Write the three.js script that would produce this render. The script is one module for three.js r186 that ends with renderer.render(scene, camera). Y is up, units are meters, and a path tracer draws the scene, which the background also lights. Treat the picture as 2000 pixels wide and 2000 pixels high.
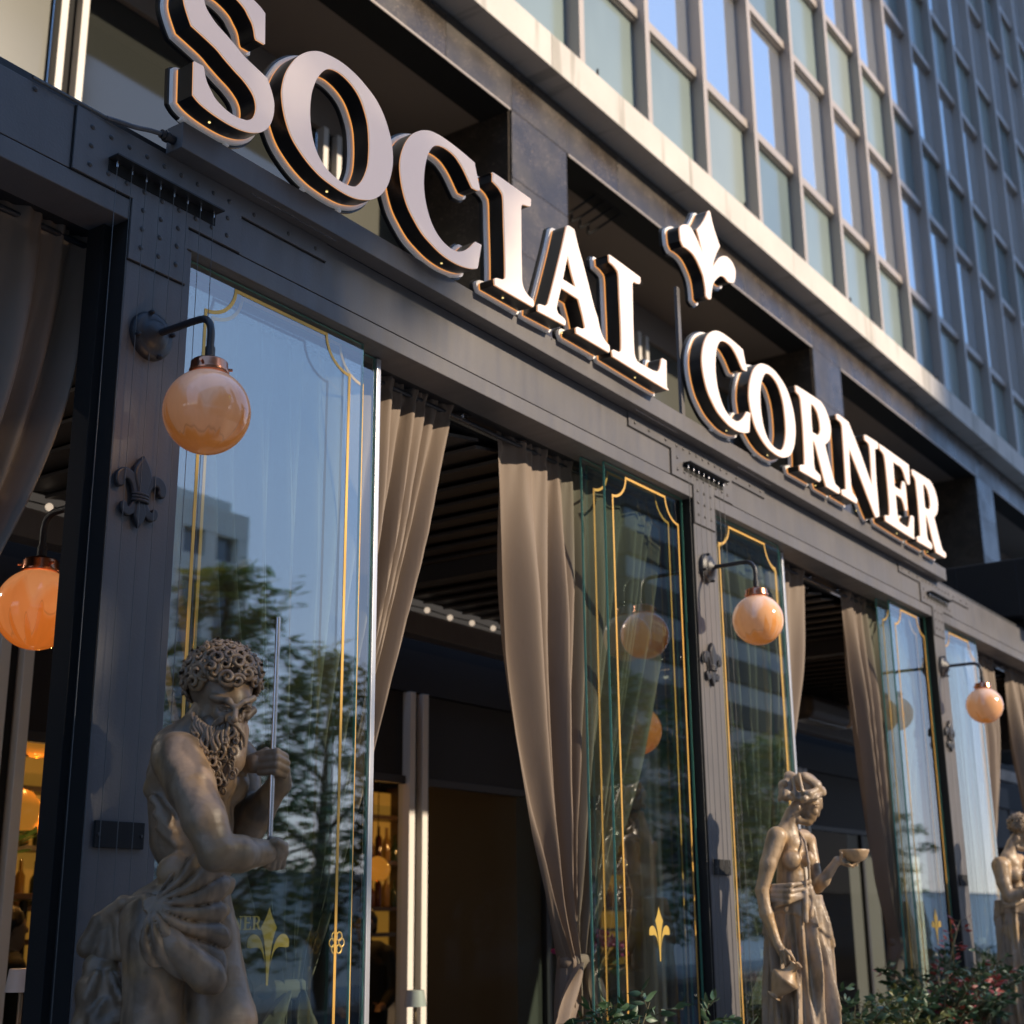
import * as THREE from 'three';
import { RoundedBoxGeometry } from 'three/addons/geometries/RoundedBoxGeometry.js';
import { mergeGeometries, toCreasedNormals } from 'three/addons/utils/BufferGeometryUtils.js';

// ---------------------------------------------------------------- camera, sky, sun, exposure
const scene = new THREE.Scene();
const camera = new THREE.PerspectiveCamera(40.1746, 1, 0.1, 600);
camera.position.set(0, 1.6, 3.0);
camera.rotation.set(0.2833965, -0.9643740, -0.0092992, 'YXZ');
camera.focus = 4.2;
camera.userData.fStop = 3.4;

const renderer = new THREE.WebGLRenderer({ antialias: true });
renderer.toneMapping = THREE.LinearToneMapping;
renderer.toneMappingExposure = 1.22;
renderer.shadowMap.enabled = true;

let seed = 20240607;
const rnd = () => { seed = (seed + 0x6d2b79f5) | 0; let t = Math.imul(seed ^ (seed >>> 15), 1 | seed); t = (t + Math.imul(t ^ (t >>> 7), 61 | t)) ^ t; return ((t ^ (t >>> 14)) >>> 0) / 4294967296; };
const rr = (a, b) => a + (b - a) * rnd();
const clamp = (x, a, b) => Math.min(b, Math.max(a, x));
const lerp = (a, b, t) => a + (b - a) * t;
const sstep = (a, b, x) => { const t = clamp((x - a) / (b - a), 0, 1); return t * t * (3 - 2 * t); };

// value noise, 3-D, and its fractal sum; px/py/pz periods make it tile
const hash = (x, y, z, s) => { let h = Math.imul(x, 374761393) ^ Math.imul(y, 668265263) ^ Math.imul(z, 2147483647 ^ 0x5bd1e995) ^ Math.imul(s, 0x27d4eb2d); h = Math.imul(h ^ (h >>> 13), 1274126177); h ^= h >>> 16; return (h >>> 0) / 4294967296; };
function noise3(x, y, z, s = 0, P = 0) {
  const X = Math.floor(x), Y = Math.floor(y), Z = Math.floor(z), fx = x - X, fy = y - Y, fz = z - Z;
  const u = fx * fx * (3 - 2 * fx), v = fy * fy * (3 - 2 * fy), w = fz * fz * (3 - 2 * fz);
  const m = (a) => (P ? ((a % P) + P) % P : a);
  const g = (a, b, c) => hash(m(X + a), m(Y + b), m(Z + c), s);
  return lerp(lerp(lerp(g(0, 0, 0), g(1, 0, 0), u), lerp(g(0, 1, 0), g(1, 1, 0), u), v), lerp(lerp(g(0, 0, 1), g(1, 0, 1), u), lerp(g(0, 1, 1), g(1, 1, 1), u), v), w);
}
function fbm(x, y, z, oct = 4, s = 0, P = 0) { let a = 0, k = 0.5, n = 0; for (let i = 0; i < oct; i++) { a += k * noise3(x, y, z, s + i, P); n += k; x *= 2; y *= 2; z *= 2; P *= 2; k *= 0.5; } return a / n; }

// the sky: clear blue air, paler towards the horizon, thin scattered cloud, brighter round the sun
const SUN = new THREE.Vector3(0.285, 0.44, 0.855).normalize();
{
  const W = 1024, H = 512, d = new Float32Array(W * H * 4);
  for (let j = 0; j < H; j++) for (let i = 0; i < W; i++) {
    const el = ((j + 0.5) / H - 0.5) * Math.PI, az = ((i + 0.5) / W - 0.5) * 2 * Math.PI;
    const v = new THREE.Vector3(Math.cos(el) * Math.cos(az), Math.sin(el), Math.cos(el) * Math.sin(az));
    const y = Math.max(0, v.y), t = Math.pow(1 - y, 7.0), h = Math.pow(1 - y, 2.2);
    let r = lerp(lerp(0.26, 0.46, h), 1.42, t), g = lerp(lerp(0.56, 0.86, h), 1.36, t), b = lerp(lerp(1.20, 1.56, h), 1.30, t);
    const glow = Math.pow(Math.max(0, v.dot(SUN)), 6) * 0.35;
    r += glow * 1.2; g += glow; b += glow * 0.8;
    const q = 0.42 / (0.16 + y);
    const c = sstep(0.62, 0.86, fbm(v.x * q * 3 + 71, v.z * q * 3 + 52, 7.3, 5, 3)) * sstep(0.02, 0.2, v.y);
    r = lerp(r, 1.75, c * 0.7); g = lerp(g, 1.72, c * 0.7); b = lerp(b, 1.68, c * 0.7);
    if (v.y < 0) { r = 0.26; g = 0.23; b = 0.2; }
    const o = (j * W + i) * 4; d[o] = r; d[o + 1] = g; d[o + 2] = b; d[o + 3] = 1;
  }
  const sky = new THREE.DataTexture(d, W, H, THREE.RGBAFormat, THREE.FloatType);
  sky.mapping = THREE.EquirectangularReflectionMapping; sky.magFilter = THREE.LinearFilter; sky.minFilter = THREE.LinearFilter; sky.needsUpdate = true;
  scene.background = sky; scene.environment = sky;
  scene.backgroundIntensity = 0.72; scene.environmentIntensity = 0.72;
}
const sun = new THREE.DirectionalLight(new THREE.Color(1.0, 0.83, 0.63), 5.0);
sun.position.copy(SUN).multiplyScalar(60).add(new THREE.Vector3(6, 3, 0));
sun.target.position.set(6, 3, 0);
sun.castShadow = true; sun.shadow.radius = 1.6;
sun.shadow.mapSize.set(4096, 4096);
Object.assign(sun.shadow.camera, { left: -30, right: 30, top: 25, bottom: -25, near: 1, far: 140 });
scene.add(sun, sun.target);

// ---------------------------------------------------------------- helpers
const used = new Map();
const numbered = (n) => { const k = used.get(n) || 0; used.set(n, k + 1); return k ? `${n}_${String(k).padStart(3, '0')}` : n; };
function thing(name, label, category, group, pos) {
  const o = new THREE.Group(); o.name = numbered(name); o.userData = { label, category };
  if (group) o.userData.group = group;
  if (pos) o.position.set(...pos);
  scene.add(o); return o;
}
function part(name, geo, mat, parent, label) {
  const g = Array.isArray(geo) ? (geo.length > 1 ? merge(geo) : geo[0]) : geo;
  const m = new THREE.Mesh(g, mat); m.name = name; m.castShadow = m.receiveShadow = true;
  if (label) m.userData.label = label;
  parent.add(m); return m;
}
function struct(name, geo, mat) { const m = part(name, geo, mat, scene); m.name = numbered(name); m.userData.kind = 'structure'; return m; }
function single(name, geo, mat, label, category, group) { const m = part(name, geo, mat, scene); m.name = numbered(name); m.userData = { label, category }; if (group) m.userData.group = group; return m; }
function clean(g) { g = g.index ? g.toNonIndexed() : g; for (const k of Object.keys(g.attributes)) if (!['position', 'normal', 'uv'].includes(k)) g.deleteAttribute(k); if (!g.attributes.uv) g.setAttribute('uv', new THREE.BufferAttribute(new Float32Array(g.attributes.position.count * 2), 2)); g.morphAttributes = {}; return g; }
const merge = (list) => mergeGeometries(list.map(clean), false);
// uv in metres, taken across the axis each face looks along
function muv(g, off = 0) {
  g = g.index ? g.toNonIndexed() : g; const p = g.attributes.position, n = g.attributes.normal, uv = new Float32Array(p.count * 2);
  for (let i = 0; i < p.count; i += 3) {
    let ax = 0, ay = 0, az = 0; for (let k = 0; k < 3; k++) { ax += Math.abs(n.getX(i + k)); ay += Math.abs(n.getY(i + k)); az += Math.abs(n.getZ(i + k)); }
    for (let k = 0; k < 3; k++) { const q = i + k, x = p.getX(q), y = p.getY(q), z = p.getZ(q); const [u, v] = az >= ax && az >= ay ? [x, y] : ax >= ay ? [z, y] : [x, z]; uv[2 * q] = u + off; uv[2 * q + 1] = v + off * 0.37; }
  }
  g.setAttribute('uv', new THREE.BufferAttribute(uv, 2)); return g;
}
// a box from its corners; r rounds the edges
function bx(x0, x1, y0, y1, z0, z1, r = 0, off = 0) {
  const w = x1 - x0, h = y1 - y0, d = z1 - z0;
  const g = r > 0 ? new RoundedBoxGeometry(w, h, d, 2, Math.min(r, 0.49 * Math.min(w, h, d))) : new THREE.BoxGeometry(w, h, d);
  g.translate((x0 + x1) / 2, (y0 + y1) / 2, (z0 + z1) / 2); return muv(g, off);
}
const V = (x, y, z) => new THREE.Vector3(x, y, z);
function tube(pts, r, seg = 24, rad = 8, closed = false) { return new THREE.TubeGeometry(new THREE.CatmullRomCurve3(pts.map((p) => (p.isVector3 ? p : V(...p))), closed, 'centripetal'), seg, r, rad, closed); }
function rod(a, b, r, rad = 8, r2 = r) { const A = V(...a), B = V(...b), d = B.clone().sub(A), g = new THREE.CylinderGeometry(r2, r, d.length(), rad); g.translate(0, d.length() / 2, 0); g.applyQuaternion(new THREE.Quaternion().setFromUnitVectors(V(0, 1, 0), d.normalize())); g.translate(...a); return g; }
function lathe(prof, n = 32) { return new THREE.LatheGeometry(prof.map((p) => new THREE.Vector2(...p)), n); }
const lin = (r, g, b) => new THREE.Color().setRGB(r, g, b);
function std(o) { return new THREE.MeshStandardMaterial(o); }
function phy(o) { return new THREE.MeshPhysicalMaterial(o); }

// textures: f(u, v) -> number or [r,g,b] in 0..1, on a tile that repeats
function tex(N, f, { srgb = false, rep = [1, 1], M = N } = {}) {
  const d = new Uint8Array(N * M * 4);
  for (let j = 0; j < M; j++) for (let i = 0; i < N; i++) { const c = f(i / N, j / M), o = (j * N + i) * 4; const a = typeof c === 'number' ? [c, c, c] : c; for (let k = 0; k < 3; k++) d[o + k] = clamp(Math.round(a[k] * 255), 0, 255); d[o + 3] = 255; }
  const t = new THREE.DataTexture(d, N, M, THREE.RGBAFormat); t.wrapS = t.wrapT = THREE.RepeatWrapping; t.magFilter = THREE.LinearFilter; t.minFilter = THREE.LinearMipmapLinearFilter; t.generateMipmaps = true;
  if (srgb) t.colorSpace = THREE.SRGBColorSpace; t.repeat.set(...rep); t.needsUpdate = true; return t;
}
const toS = (x) => (x <= 0.0031308 ? 12.92 * x : 1.055 * Math.pow(x, 1 / 2.4) - 0.055);
const s3 = (r, g, b) => [toS(r), toS(g), toS(b)];

// ---------------------------------------------------------------- materials
const T = {};
T.paintRough = tex(512, (u, v) => 0.62 + 0.22 * (fbm(u * 8, v * 8, 1, 5, 11, 8) - 0.5) + 0.25 * (fbm(u * 32, v * 4, 2, 3, 21, 32) - 0.5), { rep: [0.9, 0.9] });
T.paintCol = tex(512, (u, v) => { const k = 0.86 + 0.28 * (fbm(u * 6, v * 6, 3, 5, 31, 6) - 0.5) + 0.12 * (fbm(u * 48, v * 3, 5, 3, 41, 48) - 0.5); return [k, k, k]; }, { rep: [0.7, 0.7] });
T.fine = tex(256, (u, v) => fbm(u * 32, v * 32, 4, 3, 51, 32), { rep: [6, 6] });
T.granite = tex(1024, (u, v) => {
  const big = fbm(u * 10, v * 10, 1, 4, 61, 10), cell = noise3(u * 170, v * 170, 0.5, 71, 170), cell2 = noise3(u * 90, v * 90, 0.5, 72, 90);
  let k = 0.026 + 0.05 * big * cell2 + 0.22 * sstep(0.68, 0.95, cell) * sstep(0.30, 0.62, big);
  return s3(k * 1.25, k * 0.96, k * 0.70);
}, { srgb: true, rep: [0.8, 0.8] });
T.graniteRough = tex(256, (u, v) => 0.16 + 0.30 * fbm(u * 6, v * 6, 2, 5, 81, 6), { rep: [0.5, 0.5] });
T.stoneCol = tex(512, (u, v) => { const k = 0.60 + 0.16 * (fbm(u * 5, v * 5, 2, 5, 91, 5) - 0.5), st = sstep(0.58, 0.75, fbm(u * 24, v * 2, 3, 4, 95, 24)) * 0.16, sp = sstep(0.8, 0.95, noise3(u * 200, v * 200, 1, 97, 200)) * 0.05; return s3(k - st - sp, (k - st - sp) * 0.93, (k - st * 1.1 - sp) * 0.84); }, { srgb: true, rep: [0.35, 0.35] });
T.weave = tex(256, (u, v) => 0.5 + 0.22 * Math.sin(u * 2 * Math.PI * 64) * Math.sin(v * 2 * Math.PI * 64) + 0.3 * (fbm(u * 40, v * 10, 3, 3, 101, 40) - 0.5), { rep: [5, 5] });

const M = {};
M.paint = phy({ color: lin(0.128, 0.120, 0.120), map: T.paintCol, roughness: 0.75, roughnessMap: T.paintRough, bumpMap: T.fine, bumpScale: 0.00035, ior: 1.5 });
M.paintDark = phy({ color: lin(0.018, 0.018, 0.020), roughness: 0.55, bumpMap: T.fine, bumpScale: 0.0003 });
M.iron = phy({ color: lin(0.022, 0.022, 0.026), roughness: 0.38, bumpMap: T.fine, bumpScale: 0.0004 });
M.rivet = phy({ color: lin(0.07, 0.065, 0.065), roughness: 0.32 });
M.steel = std({ color: lin(0.62, 0.62, 0.64), roughness: 0.25, metalness: 1 });
M.wire = std({ color: lin(0.12, 0.125, 0.125), roughness: 0.5, metalness: 0.2 });
M.copper = std({ color: lin(0.62, 0.26, 0.15), roughness: 0.24, metalness: 1 });
M.gold = std({ color: lin(0.72, 0.42, 0.10), roughness: 0.42, metalness: 0.55 });
M.face = phy({ color: lin(0.78, 0.68, 0.60), roughness: 0.40, emissive: lin(1.0, 0.70, 0.56), emissiveIntensity: 0.30 });
M.side = phy({ color: lin(0.010, 0.010, 0.010), roughness: 0.30 });
M.glow = std({ color: lin(0.5, 0.25, 0.1), roughness: 0.6, emissive: lin(1.0, 0.40, 0.09), emissiveIntensity: 0.62 });
M.plate = phy({ color: lin(0.80, 0.78, 0.76), roughness: 0.35, emissive: lin(0.9, 0.85, 0.82), emissiveIntensity: 0.05 });
M.granite = phy({ color: lin(1, 1, 1), map: T.granite, roughness: 1, roughnessMap: T.graniteRough, ior: 1.5 });
M.joint = std({ color: lin(0.09, 0.082, 0.078), roughness: 0.9 });
M.stone = std({ color: lin(1, 1, 1), map: T.stoneCol, roughness: 0.85, bumpMap: T.fine, bumpScale: 0.0006 });
M.soffit = std({ color: lin(0.22, 0.175, 0.14), roughness: 0.9, bumpMap: T.fine, bumpScale: 0.0008 });
M.black = std({ color: lin(0.008, 0.0075, 0.007), roughness: 0.85 });
M.bronze = phy({ color: lin(0.40, 0.345, 0.30), roughness: 0.42, metalness: 0.15, bumpMap: T.fine, bumpScale: 0.0003 });
M.curtain = phy({ color: lin(0.20, 0.148, 0.108), roughness: 0.72, sheen: 0.5, sheenColor: lin(0.5, 0.42, 0.34), sheenRoughness: 0.5, bumpMap: T.weave, bumpScale: 0.0006, side: THREE.DoubleSide, transmission: 0.12 });
M.louver = phy({ color: lin(0.05, 0.046, 0.043), roughness: 0.5, bumpMap: T.fine, bumpScale: 0.0003 });
M.glass = phy({ color: lin(0.80, 0.90, 0.86), transmission: 1, thickness: 0, roughness: 0.0, ior: 2.65 });
M.glassEdge = phy({ color: lin(0.10, 0.30, 0.26), roughness: 0.15, ior: 1.52 });
M.alu = std({ color: lin(0.72, 0.72, 0.74), roughness: 0.35, metalness: 0.85 });
M.paneFilm = phy({ color: lin(0.095, 0.096, 0.078), roughness: 0.22, ior: 1.7, bumpMap: tex(256, (u, v) => fbm(u * 3, v * 3, 1, 3, 301, 3), { rep: [0.2, 0.2] }), bumpScale: 0.01 });
M.paneDark = phy({ color: lin(0.03, 0.032, 0.028), roughness: 0.06, ior: 1.8 });
M.frameWhite = std({ color: lin(0.70, 0.66, 0.60), roughness: 0.5 });
T.pane = tex(256, (u, v) => fbm(u * 4, v * 4, 1, 4, 311, 4), { rep: [0.12, 0.12] });
M.vision = phy({ color: lin(0.78, 0.80, 0.80), metalness: 0.85, roughness: 0.02, ior: 2.0, bumpMap: T.pane, bumpScale: 0.004 });
M.visionBlind = phy({ color: lin(0.66, 0.70, 0.72), metalness: 0.7, roughness: 0.05, ior: 2.0, bumpMap: T.pane, bumpScale: 0.004 });
const spCol = (k) => tex(256, (u, v) => { const a = 0.9 + 0.35 * (fbm(u * 3 + k, v * 2, k, 4, 320 + k, 3) - 0.5); return [a, a, a]; }, { rep: [0.4, 0.3] });
M.spandrel = phy({ color: lin(0.26, 0.32, 0.30), map: spCol(1), roughness: 0.16, ior: 1.8, bumpMap: T.pane, bumpScale: 0.006 });
M.spandrel2 = phy({ color: lin(0.31, 0.36, 0.33), map: spCol(2), roughness: 0.20, ior: 1.8, bumpMap: T.pane, bumpScale: 0.006 });
M.spandrel3 = phy({ color: lin(0.20, 0.26, 0.26), map: spCol(3), roughness: 0.12, ior: 1.8, bumpMap: T.pane, bumpScale: 0.006 });
// letter outlines in metres on the plane of the sign faces (x along the front, y up)
const GLYPH = {
 S: [[[2.755,4.175],[2.773,4.147],[2.787,4.117],[2.792,4.091],[2.789,4.052],[2.775,4.013],[2.752,3.983],[2.728,3.966],[2.698,3.952],[2.658,3.941],[2.615,3.936],[2.566,3.936],[2.520,3.940],[2.484,3.948],[2.460,3.960],[2.455,4.071],[2.490,4.074],[2.495,4.066],[2.501,4.044],[2.511,4.025],[2.528,4.007],[2.545,3.991],[2.576,3.979],[2.609,3.973],[2.639,3.974],[2.662,3.979],[2.682,3.986],[2.705,4.007],[2.716,4.037],[2.714,4.065],[2.704,4.085],[2.686,4.101],[2.657,4.117],[2.619,4.130],[2.574,4.148],[2.534,4.165],[2.438,4.186],[2.421,4.214],[2.406,4.244],[2.401,4.270],[2.405,4.309],[2.419,4.348],[2.442,4.378],[2.465,4.395],[2.495,4.409],[2.535,4.420],[2.579,4.425],[2.628,4.425],[2.673,4.421],[2.709,4.413],[2.734,4.401],[2.739,4.290],[2.704,4.287],[2.698,4.295],[2.692,4.317],[2.683,4.336],[2.665,4.354],[2.648,4.370],[2.618,4.382],[2.584,4.388],[2.554,4.387],[2.531,4.382],[2.511,4.375],[2.488,4.354],[2.478,4.324],[2.479,4.296],[2.489,4.276],[2.508,4.260],[2.536,4.244],[2.574,4.231],[2.619,4.213],[2.660,4.196]]],
 O: [[[2.826,4.155],[2.828,4.191],[2.837,4.231],[2.855,4.273],[2.886,4.323],[2.919,4.358],[2.952,4.383],[2.990,4.403],[3.029,4.413],[3.073,4.420],[3.122,4.421],[3.180,4.413],[3.235,4.395],[3.283,4.372],[3.323,4.336],[3.350,4.295],[3.371,4.248],[3.380,4.195],[3.378,4.147],[3.364,4.091],[3.343,4.047],[3.314,4.009],[3.277,3.979],[3.240,3.961],[3.191,3.945],[3.135,3.939],[3.076,3.941],[3.021,3.948],[2.967,3.966],[2.921,3.991],[2.882,4.021],[2.855,4.059],[2.836,4.105]],[[2.955,4.154],[2.956,4.199],[2.962,4.238],[2.979,4.287],[3.005,4.331],[3.031,4.358],[3.059,4.372],[3.095,4.378],[3.136,4.373],[3.173,4.359],[3.203,4.337],[3.227,4.303],[3.246,4.259],[3.254,4.207],[3.256,4.152],[3.251,4.097],[3.233,4.046],[3.210,4.009],[3.182,3.984],[3.146,3.974],[3.106,3.972],[3.066,3.978],[3.027,3.994],[2.995,4.023],[2.974,4.060],[2.961,4.107]]],
 C: [[[3.424,4.170],[3.426,4.206],[3.438,4.250],[3.460,4.296],[3.491,4.338],[3.528,4.369],[3.565,4.390],[3.603,4.403],[3.651,4.410],[3.704,4.411],[3.759,4.409],[3.814,4.405],[3.868,4.399],[3.873,4.381],[3.886,4.343],[3.903,4.299],[3.893,4.291],[3.855,4.286],[3.835,4.305],[3.809,4.331],[3.779,4.354],[3.739,4.372],[3.690,4.375],[3.651,4.368],[3.622,4.354],[3.599,4.331],[3.578,4.295],[3.564,4.246],[3.557,4.194],[3.557,4.155],[3.564,4.113],[3.578,4.072],[3.602,4.031],[3.635,4.000],[3.678,3.980],[3.726,3.974],[3.765,3.980],[3.804,4.001],[3.834,4.025],[3.854,4.046],[3.872,4.065],[3.911,4.068],[3.900,4.022],[3.887,3.967],[3.877,3.956],[3.839,3.942],[3.785,3.931],[3.726,3.927],[3.664,3.932],[3.603,3.948],[3.552,3.968],[3.506,4.002],[3.469,4.039],[3.444,4.085],[3.430,4.129]]],
 I: [[[3.990,4.408],[4.007,4.415],[4.251,4.416],[4.254,4.412],[4.252,4.384],[4.245,4.379],[4.193,4.365],[4.183,4.348],[4.182,4.305],[4.181,4.164],[4.182,4.060],[4.184,4.020],[4.197,3.994],[4.225,3.977],[4.261,3.970],[4.266,3.955],[4.260,3.940],[3.999,3.935],[3.995,3.958],[4.005,3.967],[4.045,3.976],[4.061,3.986],[4.069,4.002],[4.068,4.117],[4.064,4.219],[4.061,4.322],[4.055,4.350],[4.033,4.365],[4.001,4.373],[3.989,4.376]]],
 A: [[[4.523,4.408],[4.539,4.418],[4.583,4.419],[4.611,4.353],[4.646,4.289],[4.687,4.205],[4.728,4.117],[4.755,4.075],[4.767,4.042],[4.788,4.005],[4.816,3.986],[4.846,3.977],[4.850,3.960],[4.844,3.943],[4.581,3.940],[4.577,3.960],[4.589,3.971],[4.626,3.976],[4.652,3.990],[4.635,4.039],[4.604,4.103],[4.469,4.104],[4.436,4.015],[4.432,3.993],[4.443,3.979],[4.491,3.972],[4.500,3.961],[4.493,3.944],[4.293,3.935],[4.294,3.963],[4.309,3.970],[4.343,3.976],[4.361,3.988],[4.373,4.006],[4.418,4.119],[4.484,4.294]],[[4.527,4.278],[4.535,4.248],[4.558,4.195],[4.584,4.149],[4.482,4.148],[4.486,4.156],[4.506,4.215]]],
 L: [[[4.869,4.410],[4.890,4.418],[5.144,4.415],[5.145,4.390],[5.126,4.375],[5.083,4.370],[5.069,4.352],[5.064,4.187],[5.063,4.071],[5.066,4.011],[5.079,3.989],[5.099,3.982],[5.193,3.984],[5.244,3.988],[5.274,3.996],[5.290,4.008],[5.307,4.038],[5.317,4.068],[5.325,4.077],[5.363,4.078],[5.356,3.944],[5.336,3.932],[4.873,3.935],[4.868,3.959],[4.882,3.969],[4.926,3.973],[4.947,3.986],[4.952,4.014],[4.954,4.109],[4.950,4.260],[4.948,4.344],[4.939,4.368],[4.908,4.379],[4.871,4.383]]],
 R: [[[6.868,4.424],[6.896,4.435],[7.179,4.445],[7.236,4.440],[7.289,4.415],[7.330,4.370],[7.346,4.326],[7.336,4.275],[7.304,4.229],[7.238,4.187],[7.259,4.141],[7.294,4.070],[7.338,3.994],[7.354,3.978],[7.411,3.969],[7.411,3.945],[7.394,3.932],[7.211,3.931],[7.175,3.992],[7.119,4.103],[7.090,4.150],[7.060,4.169],[7.059,4.145],[7.056,4.086],[7.053,4.015],[7.063,3.990],[7.134,3.974],[7.135,3.950],[7.118,3.934],[6.851,3.931],[6.846,3.958],[6.865,3.967],[6.921,3.982],[6.928,4.051],[6.936,4.208],[6.932,4.324],[6.928,4.370],[6.911,4.388],[6.872,4.396]],[[7.071,4.386],[7.121,4.383],[7.164,4.358],[7.184,4.312],[7.187,4.264],[7.166,4.232],[7.139,4.217],[7.102,4.214],[7.064,4.213],[7.063,4.284]]],
 N: [[[7.450,4.430],[7.482,4.444],[7.635,4.441],[7.653,4.427],[7.802,4.284],[7.952,4.116],[7.967,4.269],[7.969,4.355],[7.964,4.384],[7.945,4.396],[7.897,4.399],[7.891,4.423],[7.916,4.437],[8.117,4.444],[8.115,4.408],[8.089,4.394],[8.054,4.387],[8.048,4.333],[8.035,4.201],[8.034,4.073],[8.033,3.946],[7.997,3.933],[7.955,3.940],[7.782,4.111],[7.612,4.274],[7.602,4.172],[7.598,4.027],[7.617,3.991],[7.679,3.970],[7.676,3.953],[7.663,3.939],[7.445,3.939],[7.440,3.966],[7.462,3.975],[7.514,3.986],[7.523,4.110],[7.531,4.359],[7.531,4.384],[7.515,4.404],[7.455,4.407]]],
 E: [[[8.143,4.433],[8.174,4.444],[8.664,4.444],[8.672,4.428],[8.662,4.316],[8.646,4.301],[8.615,4.300],[8.590,4.325],[8.563,4.363],[8.521,4.388],[8.448,4.387],[8.370,4.387],[8.369,4.331],[8.359,4.218],[8.479,4.221],[8.513,4.283],[8.535,4.298],[8.564,4.291],[8.571,4.248],[8.567,4.109],[8.527,4.097],[8.507,4.139],[8.478,4.168],[8.431,4.169],[8.365,4.169],[8.363,4.087],[8.369,4.015],[8.376,3.994],[8.458,3.987],[8.537,3.989],[8.564,4.002],[8.602,4.055],[8.621,4.082],[8.642,4.091],[8.679,4.090],[8.645,3.949],[8.620,3.934],[8.138,3.940],[8.134,3.969],[8.153,3.980],[8.200,3.986],[8.220,3.997],[8.234,4.057],[8.236,4.187],[8.231,4.317],[8.223,4.380],[8.204,4.397],[8.149,4.409]]],
 F: [[[5.560,4.830],[5.569,4.854],[5.602,4.878],[5.642,4.893],[5.681,4.894],[5.718,4.873],[5.755,4.843],[5.791,4.805],[5.808,4.779],[5.773,4.863],[5.746,4.913],[5.781,4.944],[5.826,4.993],[5.864,5.043],[5.884,5.075],[5.905,5.084],[5.912,5.072],[5.928,5.028],[5.957,4.981],[6.002,4.925],[5.962,4.874],[5.932,4.829],[5.911,4.787],[5.904,4.764],[5.938,4.806],[5.993,4.858],[6.047,4.888],[6.091,4.897],[6.142,4.888],[6.173,4.858],[6.167,4.813],[6.145,4.775],[6.109,4.761],[6.075,4.756],[6.042,4.764],[5.999,4.758],[5.963,4.735],[5.917,4.695],[5.893,4.661],[5.876,4.618],[5.864,4.581],[5.855,4.571],[5.835,4.568],[5.812,4.575],[5.809,4.624],[5.794,4.675],[5.765,4.709],[5.729,4.739],[5.684,4.757],[5.630,4.759],[5.591,4.755],[5.566,4.777]]],
};
// ---------------------------------------------------------------- ground
{
  T.paveCol = tex(512, (u, v) => { const k = 0.40 + 0.14 * (fbm(u * 16, v * 16, 1, 5, 201, 16) - 0.5); return s3(k, k * 0.90, k * 0.77); }, { srgb: true, rep: [0.5, 0.5] });
  T.roadCol = tex(512, (u, v) => { const k = 0.07 + 0.05 * (fbm(u * 64, v * 64, 1, 3, 211, 64) - 0.5); return s3(k, k, k * 1.02); }, { srgb: true, rep: [0.5, 0.5] });
  M.pave = std({ color: lin(1, 1, 1), map: T.paveCol, roughness: 0.85 });
  M.road = std({ color: lin(1, 1, 1), map: T.roadCol, roughness: 0.9 });
  M.kerb = std({ color: lin(0.33, 0.32, 0.30), roughness: 0.8 });
  struct('ground', bx(-250, 250, -0.5, -0.14, -120, 250), M.road);
  struct('road', bx(-200, 200, -0.135, -0.12, 6.4, 16.2), M.road);
  struct('pavement', bx(-200, 200, -0.13, 0, -2.6, 6.2), M.pave);
  struct('kerb', bx(-200, 200, -0.13, 0.006, 6.2, 6.4, 0.01), M.kerb);
  struct('pavement', bx(-200, 200, -0.13, 0, 16.4, 26), M.pave);
  struct('kerb', bx(-200, 200, -0.13, 0.006, 16.2, 16.4, 0.01), M.kerb);
}

// ---------------------------------------------------------------- the pergola: pillars, header, plates, louvers
const PC = [-0.990, 2.495, 5.980, 9.465, 12.950, 16.435];   // pillar centres
const HW = 0.108;
const pergola = thing('pergola', 'charcoal painted steel pergola along the restaurant front with riveted corner plates', 'pergola');
const XE = 19.5;
part('lintel', bx(-4, XE, 3.565, 3.630, -0.15, 0, 0.003), M.paint, pergola);
for (let k = 0; k < PC.length; k++) {
  const x0 = k === 0 ? -4 : PC[k - 1], x1 = PC[k];
  part('header_panel', bx(x0 + 0.001, x1 - 0.001, 3.6335, 3.833, -0.14, -0.001, 0.002, k * 1.3), M.paint, pergola);
}
part('header_core', bx(-4, XE, 3.58, 3.82, -0.135, -0.02), M.black, pergola);
part('coping', bx(-4, XE, 3.836, 3.872, -0.20, -0.022, 0.004), M.paintDark, pergola);
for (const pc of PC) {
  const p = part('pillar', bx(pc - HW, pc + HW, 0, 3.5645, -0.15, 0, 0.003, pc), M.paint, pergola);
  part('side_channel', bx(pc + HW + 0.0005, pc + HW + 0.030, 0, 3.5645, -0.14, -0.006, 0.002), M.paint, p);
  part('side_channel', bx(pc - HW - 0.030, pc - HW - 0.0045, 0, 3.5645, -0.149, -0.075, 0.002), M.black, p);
  part('painted_side_shade', bx(pc - HW - 0.004, pc - HW - 0.0005, 0, 3.5645, -0.148, -0.003), M.black, p);  // black skin paints in the shade on the left face of the pillar
}
const rivetGeo = new THREE.SphereGeometry(0.0085, 10, 5, 0, 2 * Math.PI, 0, Math.PI / 2).rotateX(Math.PI / 2).scale(1, 1, 0.75);
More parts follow.
